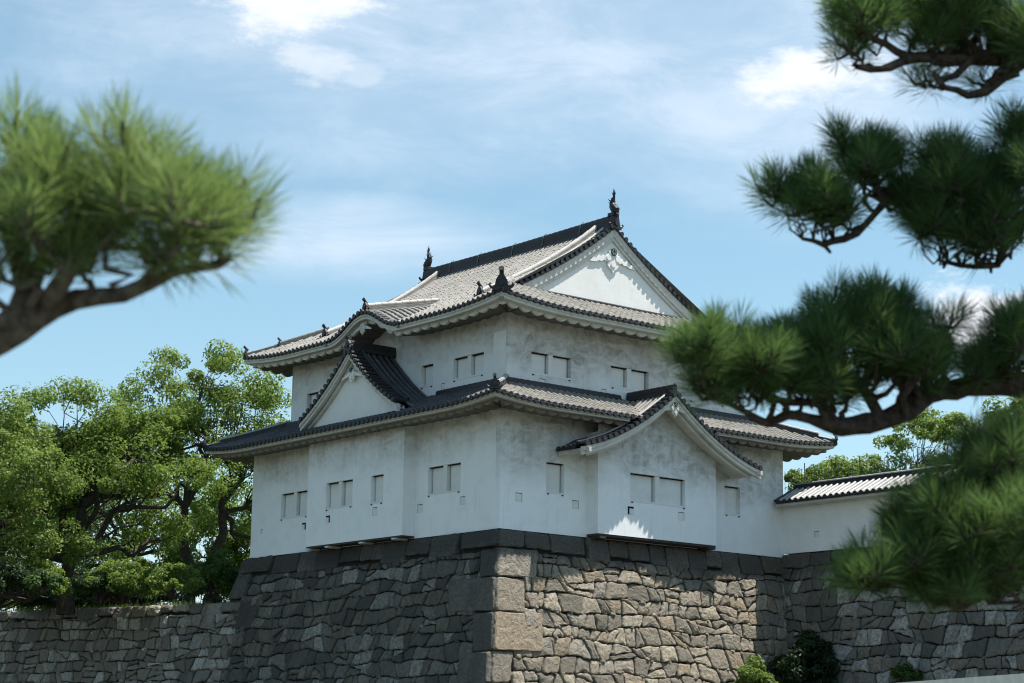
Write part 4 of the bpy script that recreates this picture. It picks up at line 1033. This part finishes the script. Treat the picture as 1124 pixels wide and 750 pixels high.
def tree(name, label, cat, group, base, h, crown, trunks=1, seed=1, leaf=None, per=230, clump_r=.8, leaf_s=.10, trunk_r=.28, nclump=120, gap=.0, lobes=9, bark=None, lean=0.0, fork=.33):
    """crown: list of (right, up, depth, rx, rz) lobes in metres about the base, right = camera right"""
    rs = np.random.RandomState(seed)
    base = V3(base); RT = V3((math.cos(YAW), -math.sin(YAW), 0)); FW = V3((math.sin(YAW), math.cos(YAW), 0)); UP = V3((0, 0, 1))
    root = empty(name, tuple(base), label, cat, group)
    cent, radii, lob = [], [], []
    for (r_, u_, d_, rx, rz) in crown:
        c = base+RT*r_+UP*u_+FW*d_; lob.append((c, rx, rz))
        k = max(4, int(nclump*rx*rz/sum(q[3]*q[4] for q in crown)))
        for i in range(k):
            d = rnd_unit(rs, 1)[0]
            if d[2] < -.35 and rs.rand() < .6: d[2] = -d[2]
            q = rs.uniform(.45, 1.0)**.5
            cent.append(c+(RT*d[0]*rx+FW*d[1]*rx+UP*d[2]*rz)*q*1.12); radii.append(clump_r*rs.uniform(.45, 1.25))
    V, F = leaf_cloud(rs, cent, radii, per, leaf_s); fast('crown', V, F, leaf or M_LEAF, root)
    tb = MB(); forks = []
    for k in range(trunks):
        b0 = base+RT*(k-(trunks-1)/2)*.9+FW*rs.uniform(-.3, .3)*(trunks > 1)
        top = base+RT*((k-(trunks-1)/2)*1.6+lean*h*fork)+UP*h*fork*rs.uniform(.9, 1.15)
        pts = curve_pts(b0-UP*.2, top, rs, 5, .12); tb.tube(pts, [trunk_r*(1.25-.5*i/5) for i in range(6)], 8, False)
        forks.append(top)
    for c, rx, rz in lob:
        f = min(forks, key=lambda q: np.linalg.norm(q-c)); pts = curve_pts(f, c-UP*rz*.25, rs, 6, .28)
        r0 = trunk_r*.55; tb.tube(pts, [r0*(1-.62*i/6) for i in range(7)], 6, False)
        mine = [q for q in cent if np.linalg.norm((q-c)/np.array([rx, rx, rz])) < 1.3]
        for q in mine[::2]:
            j = rs.randint(2, 7); p2 = curve_pts(pts[j], q, rs, 5, .16); rr = r0*(1-.62*j/6)*.42
            tb.tube(p2, [rr, rr*.85, rr*.7, rr*.55, rr*.4, rr*.25], 4, False)
    tb.build('trunk', bark or M_BARK, root, smooth=True)
    return root
def at_px(px, depth, z):
    p = pix(px, 375, depth); return (p[0], p[1], z)
TG = 'broadleaf trees on the left terrace'
zt = ZL-.06
tree('broadleaf_tree', 'tallest green tree with a forked dark trunk, touching the turret eaves on the left', 'tree', TG, at_px(232, 88, zt), 12.6,
     [(-.3, 10.4, 0, 2.3, 1.5), (2.3, 8.6, 1, 1.8, 1.9), (-2.6, 8.8, .5, 1.8, 1.5), (-3.8, 6.6, -1, 1.5, 1.2), (1.2, 6.6, -1, 1.4, 1.1), (3.2, 5.6, .5, 1.3, 1.5), (-1.2, 7.6, 2, 1.6, 1.3), (2.6, 3.2, 1.5, 1.2, 1.0), (.2, 9.0, 1, 1.6, 1.2), (.6, 4.9, 2, 1.3, .9)],
     trunks=2, seed=3, nclump=160, per=240, clump_r=.80, leaf_s=.08, fork=.36, trunk_r=.24)
tree('broadleaf_tree', 'broad round-crowned green tree with a thick short trunk, left of the forked tree', 'tree', TG, at_px(90, 84, zt), 9.5,
     [(-.5, 7.6, 0, 2.4, 1.5), (2.4, 6.7, .5, 2.1, 1.5), (-2.6, 6.0, 0, 2.0, 1.5), (1.2, 4.9, -1, 2.1, 1.0), (4.4, 5.0, -.5, 1.7, 1.0), (-1.5, 4.4, -1.4, 1.8, 1.0), (3.6, 7.6, 2, 1.4, 1.1), (0, 6.2, 1, 2.2, 1.3), (-3.0, 3.0, .5, 1.7, .9), (3.4, 3.3, 1.5, 1.5, .8)],
     seed=5, nclump=190, per=250, clump_r=.80, leaf_s=.08, trunk_r=.34, fork=.22)
tree('broadleaf_tree', 'light green tree cut by the left edge of the photo', 'tree', TG, at_px(14, 80, zt), 8.0,
     [(-1, 6.2, 0, 2.2, 1.5), (1.2, 5.0, -.5, 1.8, 1.3), (-2.5, 4.2, 0, 2.2, 1.4), (.4, 3.2, -1, 1.6, .9), (1.6, 2.3, 1, 1.5, .8), (-1.6, 2.0, .5, 1.7, .8)], seed=8, nclump=150, per=250, clump_r=.78, leaf_s=.08, trunk_r=.2, leaf=M_LEAF2)
tree('broadleaf_tree', 'green tree filling the gap between the round-crowned tree and the forked tree', 'tree', TG, at_px(150, 99, zt), 11,
     [(0, 9.3, 0, 2.2, 1.3), (-2.4, 7.8, 0, 1.9, 1.3), (2.0, 7.2, 1, 1.9, 1.5), (0, 6.2, -1, 2.1, 1.2), (-2.2, 5.0, 0, 1.7, 1.2), (2.4, 4.4, 0, 1.7, 1.3), (0, 3.2, 0, 2.2, 1.1), (-3.2, 2.6, 0, 1.8, 1.1)], seed=12, nclump=150, per=230, clump_r=.85, leaf_s=.08, trunk_r=.25, leaf=M_LEAF)
tree('broadleaf_tree', 'yellow-green low tree behind the shrubs close to the turret base', 'tree', TG, at_px(268, 97, zt), 7.5,
     [(0, 5.4, 0, 1.9, 1.3), (1.4, 4.0, 0, 1.7, 1.2), (-1.8, 4.0, .5, 1.7, 1.3), (0.2, 2.4, -.5, 1.8, 1.0), (-3.2, 2.6, .5, 1.5, 1.0), (-1.5, 1.6, .5, 1.8, .9)], seed=15, nclump=110, per=230, clump_r=.7, trunk_r=.14, leaf=M_LEAF2)
tree('broadleaf_tree', 'far pale tree behind the left edge trees', 'tree', TG, at_px(52, 106, zt), 9.5,
     [(0, 8.6, 0, 2.6, 1.4), (-3.2, 7.6, 0, 2.2, 1.5), (3.0, 6.8, 0, 2.2, 1.4), (0, 5.2, 0, 2.6, 1.4), (-3.5, 4.4, 0, 2.4, 1.4)], seed=18, nclump=190, per=270, clump_r=.9, leaf_s=.085, trunk_r=.2, leaf=M_LEAF2)
RG = 'trees behind the low white wall'
tree('broadleaf_tree', 'airy tree with open gaps in its crown behind the tiled white wall', 'tree', RG, at_px(1005, 84, -.08), 7.5,
     [(.2, 5.8, 0, 1.5, 1.1), (1.6, 5.9, 0, 1.0, 1.0), (-1.2, 4.4, 0, 1.1, .8), (.8, 4.2, 0, 1.2, .7), (-.2, 3.2, 0, 1.6, .8)], seed=22, nclump=120, per=150, clump_r=.5, leaf_s=.075, trunk_r=.13, leaf=M_LEAF2, bark=M_BARK)
tree('broadleaf_tree', 'bushy yellow-green low tree just above the tiled white wall beside the turret', 'tree', RG, at_px(905, 80, -.08), 4.8,
     [(-.2, 3.5, 0, 1.3, .8), (1.1, 3.3, 0, 1.1, .8), (.2, 2.6, 0, 1.6, .8)], seed=25, nclump=60, per=260, clump_r=.5, leaf_s=.08, trunk_r=.1, leaf=M_LEAF2)
tree('broadleaf_tree', 'bright tree by the right edge behind the white wall', 'tree', RG, at_px(1120, 78, -.08), 7.5,
     [(.2, 5.6, 0, 1.3, 1.4), (-.9, 4.2, 0, 1.1, .9), (.9, 4.0, 0, 1.5, 1.2)], seed=28, nclump=70, per=230, clump_r=.5, leaf_s=.09, trunk_r=.12, leaf=M_LEAF2)
def shrub(name, label, group, base, w, h, seed, leaf, per=200, n=40, ls=.07, cr=.35):
    rs = np.random.RandomState(seed); base = V3(base); root = empty(name, tuple(base), label, 'shrub', group)
    cent = []; 
    for i in range(n):
        d = rnd_unit(rs, 1)[0]; d[2] = abs(d[2]); q = rs.uniform(.3, 1)**.5
        cent.append(base+d*q*np.array([w, w, h*.62])+V3((0, 0, h*.22)))
    V, F = leaf_cloud(rs, cent, [cr*rs.uniform(.6, 1.2) for _ in cent], per, ls); fast('foliage', V, F, leaf, root)
    tb = MB()
    for q in cent[::2]: tb.tube(curve_pts(base, q, rs, 4, .2), [.035, .03, .022, .016, .01], 4, False)
    tb.build('stems', M_BARK, root)
SG = 'shrubs along the top of the left stone wall'
shrub('leafy_shrub', 'light green shrub spilling over the left stone wall near the turret base', SG, at_px(203, 77, zt), 1.05, 1.5, 31, M_LEAF2, n=34, ls=.06, cr=.3)
shrub('leafy_shrub', 'dark green bush pressed against the left end of the turret base', SG, at_px(248, 80.5, zt), 1.2, 2.3, 32, M_SHRUB, n=50)
shrub('leafy_shrub', 'dark bush under the trees, right of the round-crowned tree trunk', SG, at_px(128, 80, zt), 1.2, 1.6, 33, M_DSHRUB, n=40)
shrub('leafy_shrub', 'dark bush hanging over the left stone wall below the round-crowned tree', SG, at_px(66, 74.5, zt), .7, .8, 34, M_SHRUB, n=22, cr=.28)
shrub('leafy_shrub', 'low dark bush beside the trunk near the left edge', SG, at_px(28, 78, zt), 1.4, 1.5, 35, M_DSHRUB, n=40)
shrub('leafy_shrub', 'dark undergrowth bush between the shrubs and the forked trunk', SG, at_px(170, 86, zt), 1.8, 1.9, 36, M_DSHRUB, n=50)
shrub('leafy_shrub', 'dark mass of undergrowth behind the railing at the left edge', SG, at_px(12, 84, zt), 2.6, 2.0, 37, M_DSHRUB, n=80)
shrub('leafy_shrub', 'dark undergrowth behind the railing, left of the forked trunk', SG, at_px(108, 90, zt), 3.4, 2.1, 38, M_SHRUB, n=110)
shrub('leafy_shrub', 'fresh green shrub behind the railing at the far left', SG, at_px(45, 80, zt), 1.9, 2.0, 44, M_LEAF, n=70, ls=.06)
shrub('leafy_shrub', 'fresh green shrub between the round-crowned tree and the spilling shrub', SG, at_px(150, 80, zt), 1.7, 1.9, 45, M_LEAF, n=70, ls=.06)
shrub('leafy_shrub', 'mid green thicket behind the round-crowned tree trunk', SG, at_px(84, 92, zt), 3.2, 2.8, 46, M_LEAF, n=130, ls=.07)
FG = 'shrubs at the foot of the stone walls'
def foot(px, py, depth): return pix(px, py, depth)
shrub('leafy_shrub', 'bright green bush at the foot of the sunlit stone base', FG, (9.65, -2.3, -6.4), .85, 2.9, 41, M_LEAF2, n=60, ls=.07, cr=.32)
shrub('leafy_shrub', 'dark ivy-like bush in the shaded corner between base and right wall', FG, (11.8, -2.7, -6.2), 1.25, 3.9, 42, M_DSHRUB, n=70, ls=.08, cr=.36)
shrub('leafy_shrub', 'small green weed clump on the right stone wall near the bottom edge', FG, (12.0, -7.0, -4.75), .5, .6, 43, M_SHRUB, n=14, ls=.06, cr=.22, per=120)
bank = MB(); bank.add([(10.2, .5, -5.7), (10.2, -9, -5.7), (W_+1, -9, -4.9), (W_+1, .5, -4.9), (8.5, .5, -8.9), (8.5, -10.5, -8.9), (W_+1, -10.5, -8.9)], [(0, 1, 2, 3), (0, 4, 5, 1), (1, 5, 6, 2)])
structure(bank.build('earth_bank', M_GRASS))
# tufts of grass along the terrace edge
rs = np.random.RandomState(77); n = 9000
u = rs.uniform(.6, 31, n); q = rs.uniform(.35, 2.2, n)
p = V3((-.38, 15.2, ZL-.05))+dl*u[:, None]-nl*q[:, None]
hh = rs.uniform(.08, .28, n)[:, None]; a = rnd_unit(rs, n)*.02; tip = p+np.array([0, 0, 1])*hh+rnd_unit(rs, n)*hh*.4
V = np.stack([p-a, p+a, tip], 1).reshape(-1, 3); gr = fast('grass', V, np.arange(len(V)).reshape(-1, 3), M_LEAF2); gr['kind'] = 'stuff'
gr['label'] = 'short sunlit grass along the top of the left stone wall'
# thin railing on the terrace
def railing(p0, p1, z, h, label, gap, cat='fence', top=True, r=.012):
    root = empty('metal_fence', (*((V3(p0)+V3(p1))/2)[:2], z), label, cat)
    p0, p1 = V3((*p0, z)), V3((*p1, z)); L = np.linalg.norm(p1-p0); n = int(L/gap); up = V3((0, 0, 1))
    m_ = MB()
    for i in range(n+1):
        b = p0+(p1-p0)*i/n; m_.tube([b, b+up*h*(1 if i % 8 else 1.06)], r if i % 8 else r*2, 4)
    m_.build('bars', M_METAL, root)
    m_ = MB()
    for k in (.15, .6): m_.tube([p0+up*h*k, p1+up*h*k], r*1.6, 5)
    m_.build('rail', M_METAL, root)
a = V3((-.38, 15.2, 0))-nl*1.5
railing((a+dl*1.2)[:2], (a+dl*30)[:2], zt, 1.0, 'thin dark metal railing along the terrace under the left trees', .5)
railing((15.6, 3.5), (15.6, -6.5), -.08, 3.7, 'tall thin dark metal fence standing behind the tiled white wall beside the turret', .17)

# ------------------------------------------------------------------ pines in the foreground
def needles(rs, tips, axes, N, L, wd):
    T = len(tips); idx = np.repeat(np.arange(T), N); n = len(idx)
    a = axes[idx]; r = rnd_unit(rs, n); perp = r-a*np.sum(r*a, 1)[:, None]; perp /= np.linalg.norm(perp, axis=1)[:, None]
    back = rs.uniform(0, 1, n)[:, None]
    th = np.radians(18+back[:, 0]*52+rs.uniform(-8, 8, n))[:, None]
    d = a*np.cos(th)+perp*np.sin(th)
    st = tips[idx]-a*back*L*.62
    ln = L*rs.uniform(.75, 1.1, n)[:, None]
    side = np.cross(d, rnd_unit(rs, n)); side /= np.linalg.norm(side, axis=1)[:, None]; side *= wd
    mid = st+d*ln*.55+np.array([0, 0, -.02])*ln; tip = st+d*ln+np.array([0, 0, -.10])*ln*ln*8
    V = np.stack([st-side*.5, mid-side, tip, mid+side], 1).reshape(-1, 3)
    return V, np.arange(len(V)).reshape(-1, 4)
def pine(label, trunk_pts, limbs, pads, seed, needle_mat, bark_mat, L=.10, N=95, dens=.72, wd=.0009):
    """limbs: list of [(px, py, depth, radius) ...] skeleton; pads: (px, py, rx, ry, depth, rdepth, count) clouds of needle tufts"""
    rs = np.random.RandomState(seed)
    root = empty('pine_tree', trunk_pts[0][:3], label, 'tree', None)
    tb = MB(); tb.tube([V3(p[:3]) for p in trunk_pts], [p[3] for p in trunk_pts], 10, False)
    tb.build('trunk', bark_mat, root, smooth=True)
    nodes = []; lm = MB()
    for limb in limbs:
        P3 = [(pix(x, y, d), r) for x, y, d, r in limb]
        pts, rr = [], []
        for i in range(len(P3)-1):
            (a, ra), (b, rb) = P3[i], P3[i+1]; k = max(2, int(np.linalg.norm(b-a)/.035))
            for j in range(k):
                t = j/k; w_ = mnoise.noise_vector(Vector((a+(b-a)*t)*9))
                pts.append(a+(b-a)*t+V3(w_)*.018); rr.append((ra+(rb-ra)*t)*rs.uniform(.85, 1.15))
        pts.append(P3[-1][0]); rr.append(P3[-1][1])
        lm.tube(pts, rr, 7, False); nodes += list(zip(pts, rr))
    lm.build('branches', bark_mat, root, smooth=True)
    NP = np.array([n_[0] for n_ in nodes])
    tips, axes = [], []; tw = MB()
    for (px, py, rx, ry, dep, rd, cnt) in pads:
        cnt = max(4, int(cnt*dens))
        c = pix(px, py, dep); sc = dep/F0
        ncl = max(2, cnt//5); cl = []
        for i in range(ncl):
            a = rnd_unit(rs, 1)[0]; q = rs.uniform(0, 1)**.4*.8
            p = c+CR*a[0]*rx*sc*q-CU*a[1]*ry*sc*q*.85+CF*a[2]*rd*q-CU*ry*sc*.15
            dv = NP-p; j = np.argmin(np.linalg.norm(dv+np.array([0, 0, .06]), axis=1)+3.0*np.maximum(0, dv[:, 2])); b = NP[j]
            pth = curve_pts(b, p, rs, 5, .35, .12); r0 = min(.011, nodes[j][1]*.6)
            tw.tube(pth, [r0*(1-.5*i_/5) for i_ in range(6)], 5, False); cl.append((p, r0*.5))
        for i in range(cnt):
            a = rnd_unit(rs, 1)[0]; q = rs.uniform(.3, 1)
            b = cl[i % ncl][0]
            p = b+a*q*np.array([.075, .075, .045])+np.array([0, 0, .03])
            ax = (p-b)/(np.linalg.norm(p-b)+1e-6)*.9+np.array([0, 0, .7])+rnd_unit(rs, 1)[0]*.3
            ax /= np.linalg.norm(ax)
            tw.tube([b, (b+p-ax*.03)/2+rnd_unit(rs, 1)[0]*.008, p-ax*.03, p], [.0055, .005, .0045, .003], 4, False)
            tips.append(p); axes.append(ax)
    tw.build('twigs', bark_mat, root)
    V, F = needles(rs, np.array(tips), np.array(axes), N, L, wd); fast('needles', V, F, needle_mat, root)
    return root
# right pine: trunk stands just outside the frame, several tiers of pads reach in
dR = 5.4
tx = pix(1420, 375, 5.9)
pine('dark green pine with layered branches reaching in from the right side of the photo',
     [(tx[0]+.25, tx[1]-.1, -8.9, .16), (tx[0]+.1, tx[1], -7.6, .13), (tx[0], tx[1]+.05, -6.6, .115), (tx[0]+.1, tx[1], -5.8, .10), (tx[0]-.05, tx[1], -5.0, .08), (tx[0], tx[1], -4.2, .05)],
     [
      [(1420, -40, 5.9, .05), (1250, 40, 5.7, .034), (1124, 62, 5.5, .026), (1085, 60, 5.45, .022), (1040, 66, 5.4, .018), (1005, 62, 5.4, .016), (975, 75, 5.35, .012), (940, 73, 5.3, .008)],
      [(1124, 62, 5.5, .02), (1080, 100, 5.4, .014), (1062, 105, 5.4, .012), (1035, 97, 5.35, .009), (1025, 82, 5.35, .007)],
      [(1100, 76, 5.45, .012), (1085, 92, 5.4, .010), (1072, 104, 5.4, .008)], [(1070, 60, 5.4, .012), (1050, 80, 5.4, .010), (1030, 90, 5.4, .008)],
      [(1000, 62, 5.4, .014), (960, 45, 5.35, .010), (915, 12, 5.3, .006)], [(1080, 60, 5.5, .016), (1010, 20, 5.5, .012), (950, 0, 5.5, .008)],
      [(1420, 180, 5.9, .045), (1220, 225, 5.6, .03), (1124, 243, 5.45, .020), (1095, 290, 5.4, .010), (1070, 292, 5.35, .008), (1040, 288, 5.35, .006)],
      [(1124, 243, 5.45, .018), (1040, 205, 5.4, .014), (985, 205, 5.4, .012), (960, 235, 5.35, .011), (930, 262, 5.3, .010), (908, 272, 5.3, .008), (880, 262, 5.3, .005)],
      [(1085, 285, 5.4, .007), (1088, 300, 5.4, .004)], [(909, 270, 5.3, .007), (912, 278, 5.3, .004)],
      [(1420, 400, 5.9, .06), (1250, 398, 5.6, .045), (1124, 424, 5.4, .034), (1060, 424, 5.35, .031), (1005, 440, 5.3, .030), (965, 460, 5.25, .029), (925, 467, 5.2, .025), (890, 462, 5.2, .014), (866, 455, 5.15, .013), (845, 465, 5.15, .011), (812, 452, 5.1, .008), (770, 430, 5.0, .006)],
      [(925, 467, 5.2, .02), (905, 445, 5.2, .013), (865, 440, 5.15, .010), (820, 425, 5.1, .008), (780, 405, 5.05, .006)],
      [(965, 455, 5.25, .018), (945, 420, 5.25, .013), (900, 395, 5.2, .010), (860, 385, 5.15, .007)], [(845, 462, 5.15, .009), (850, 440, 5.15, .008), (835, 420, 5.1, .007)],
      [(1000, 440, 5.3, .018), (985, 390, 5.35, .012), (975, 350, 5.35, .008)], [(1100, 424, 5.4, .02), (1110, 380, 5.4, .012), (1115, 350, 5.4, .008)],
      [(1420, 600, 5.8, .05), (1250, 640, 5.4, .034), (1124, 620, 5.1, .022), (1080, 655, 5.0, .014), (1050, 668, 5.0, .011), (1000, 640, 4.95, .009), (950, 620, 4.9, .006)],
      [(1124, 620, 5.1, .018), (1090, 560, 5.05, .012), (1030, 540, 5.0, .009)], [(1250, 600, 5.4, .02), (1150, 520, 5.2, .014), (1090, 490, 5.1, .009)],
      # higher tiers above the frame (they shade the ones below)
      [(1420, -260, 5.9, .05), (1250, -200, 5.7, .03), (1050, -150, 5.4, .016), (950, -120, 5.3, .008)],
     ],
     [(915, 2, 34, 20, 5.35, .10, 22), (960, 20, 45, 28, 5.4, .2, 44), (1010, 8, 50, 40, 5.45, .3, 70), (1075, 10, 60, 44, 5.45, .3, 95), (1120, 40, 45, 40, 5.4, .2, 60), (1035, 45, 45, 22, 5.4, .2, 36), (950, 55, 28, 14, 5.35, .1, 12), (1088, 88, 16, 12, 5.4, .1, 6), (1022, 88, 16, 8, 5.35, .1, 5),
      (855, 222, 26, 18, 5.3, .12, 20), (895, 215, 42, 30, 5.3, .2, 56), (945, 175, 36, 36, 5.35, .2, 60), (925, 235, 36, 20, 5.3, .15, 30), (975, 185, 30, 26, 5.35, .2, 30),
      (1010, 230, 36, 42, 5.35, .2, 66), (1060, 190, 55, 50, 5.35, .3, 120), (1080, 250, 55, 34, 5.3, .25, 84), (1120, 200, 40, 55, 5.3, .2, 80), (1124, 150, 40, 22, 5.4, .2, 34),
      (770, 385, 34, 34, 5.0, .16, 44), (790, 425, 44, 26, 5.05, .18, 46), (835, 395, 45, 36, 5.1, .25, 80), (885, 385, 50, 36, 5.2, .3, 90), (930, 350, 40, 34, 5.25, .2, 70), (965, 340, 36, 26, 5.3, .2, 44), (1010, 370, 36, 42, 5.3, .2, 56), (975, 395, 52, 36, 5.25, .3, 84), (905, 425, 50, 24, 5.2, .2, 54), (1020, 415, 34, 18, 5.3, .15, 22), (850, 430, 40, 16, 5.1, .15, 26),
      (1108, 375, 30, 42, 5.35, .2, 56), (1075, 400, 22, 20, 5.35, .15, 20), (1124, 350, 20, 26, 5.4, .15, 18),
      (962, 628, 36, 24, 4.9, .15, 34), (1003, 598, 38, 42, 4.95, .2, 66), (1025, 635, 50, 30, 4.95, .25, 80), (1020, 550, 40, 38, 5.0, .25, 70), (1070, 590, 55, 55, 4.95, .3, 130), (1080, 520, 48, 36, 5.05, .25, 80), (1118, 560, 46, 70, 4.9, .25, 120), (1115, 490, 36, 30, 5.1, .2, 50), (1105, 630, 34, 30, 4.95, .2, 40),
      (1120, -150, 90, 40, 5.4, .4, 60), (1250, -170, 110, 50, 5.6, .5, 120), (1230, 0, 90, 50, 5.5, .4, 120), (1240, 190, 80, 50, 5.5, .4, 110), (1240, 350, 80, 50, 5.5, .4, 110), (1230, 560, 80, 70, 5.3, .4, 120)],
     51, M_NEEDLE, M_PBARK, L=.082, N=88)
tl = pix(-420, 375, 3.0)
pine('bright green pine branch reaching in from the left edge, blurred in the foreground',
     [(tl[0]-.1, tl[1], -8.9, .12), (tl[0], tl[1]+.05, -7.9, .10), (tl[0]+.03, tl[1], -7.1, .085), (tl[0], tl[1], -6.5, .06), (tl[0]+.05, tl[1]-.05, -5.9, .03)],
     [
      [(-420, 440, 3.0, .055), (-200, 425, 2.95, .045), (-60, 400, 2.9, .029), (0, 375, 2.85, .022), (40, 348, 2.85, .019), (90, 330, 2.85, .016), (140, 318, 2.8, .012), (190, 300, 2.8, .009), (235, 294, 2.8, .006), (252, 285, 2.78, .004)],
      [(10, 368, 2.85, .02), (30, 320, 2.85, .017), (50, 280, 2.85, .015), (90, 250, 2.8, .012), (115, 225, 2.8, .009), (135, 200, 2.8, .006)],
      [(55, 335, 2.85, .016), (85, 300, 2.8, .012), (110, 255, 2.8, .009), (150, 235, 2.8, .006)], [(30, 310, 2.85, .014), (10, 250, 2.85, .011), (0, 200, 2.9, .008), (15, 165, 2.9, .005)],
      [(150, 315, 2.8, .009), (190, 275, 2.75, .007), (235, 250, 2.75, .004)], [(-100, 410, 2.9, .03), (-80, 300, 2.9, .02), (-60, 200, 2.9, .012)],
     ],
     [(8, 160, 30, 30, 2.9, .12, 18), (60, 205, 55, 40, 2.85, .14, 40), (130, 190, 34, 34, 2.8, .10, 22), (110, 240, 60, 40, 2.8, .14, 44), (25, 255, 45, 50, 2.8, .12, 34), (200, 240, 50, 38, 2.75, .12, 40), (240, 235, 34, 34, 2.75, .10, 26), (175, 275, 50, 22, 2.75, .10, 24), (90, 295, 55, 20, 2.8, .1, 16), (15, 310, 30, 16, 2.8, .1, 7), (236, 272, 30, 16, 2.78, .08, 10), (238, 240, 22, 26, 2.75, .08, 12), (132, 168, 14, 12, 2.8, .05, 8), (165, 215, 34, 24, 2.8, .1, 14),
      (-60, 200, 60, 90, 2.9, .2, 60)],
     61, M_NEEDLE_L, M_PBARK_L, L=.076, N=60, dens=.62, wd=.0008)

# ------------------------------------------------------------------ pale parapet coping low on the right
a, b = pix(1003, 749.5, 30), pix(1150, 739, 24)
dd = b-a; dd /= np.linalg.norm(dd); a2 = a-dd*6; b2 = b+dd*8; sd_ = np.cross(dd, [0, 0, 1]); sd_ /= np.linalg.norm(sd_)
pp = empty('stone_parapet', tuple((a2[0], a2[1], -8.9)), 'pale stone coping cutting across the bottom right corner', 'parapet')
m_ = MB(); m_.prism([a2-sd_*.2, a2+sd_*.2, a2+sd_*.2-V3((0, 0, .14)), a2-sd_*.2-V3((0, 0, .14))], b2-a2); m_.build('coping', M_PALE, pp)
m_ = MB(); m_.prism([a2-sd_*.15-V3((0, 0, .142)), a2+sd_*.15-V3((0, 0, .142)), V3((*(a2+sd_*.15)[:2], -8.9)), V3((*(a2-sd_*.15)[:2], -8.9))], b2-a2); m_.build('parapet_body', M_PALE, pp)
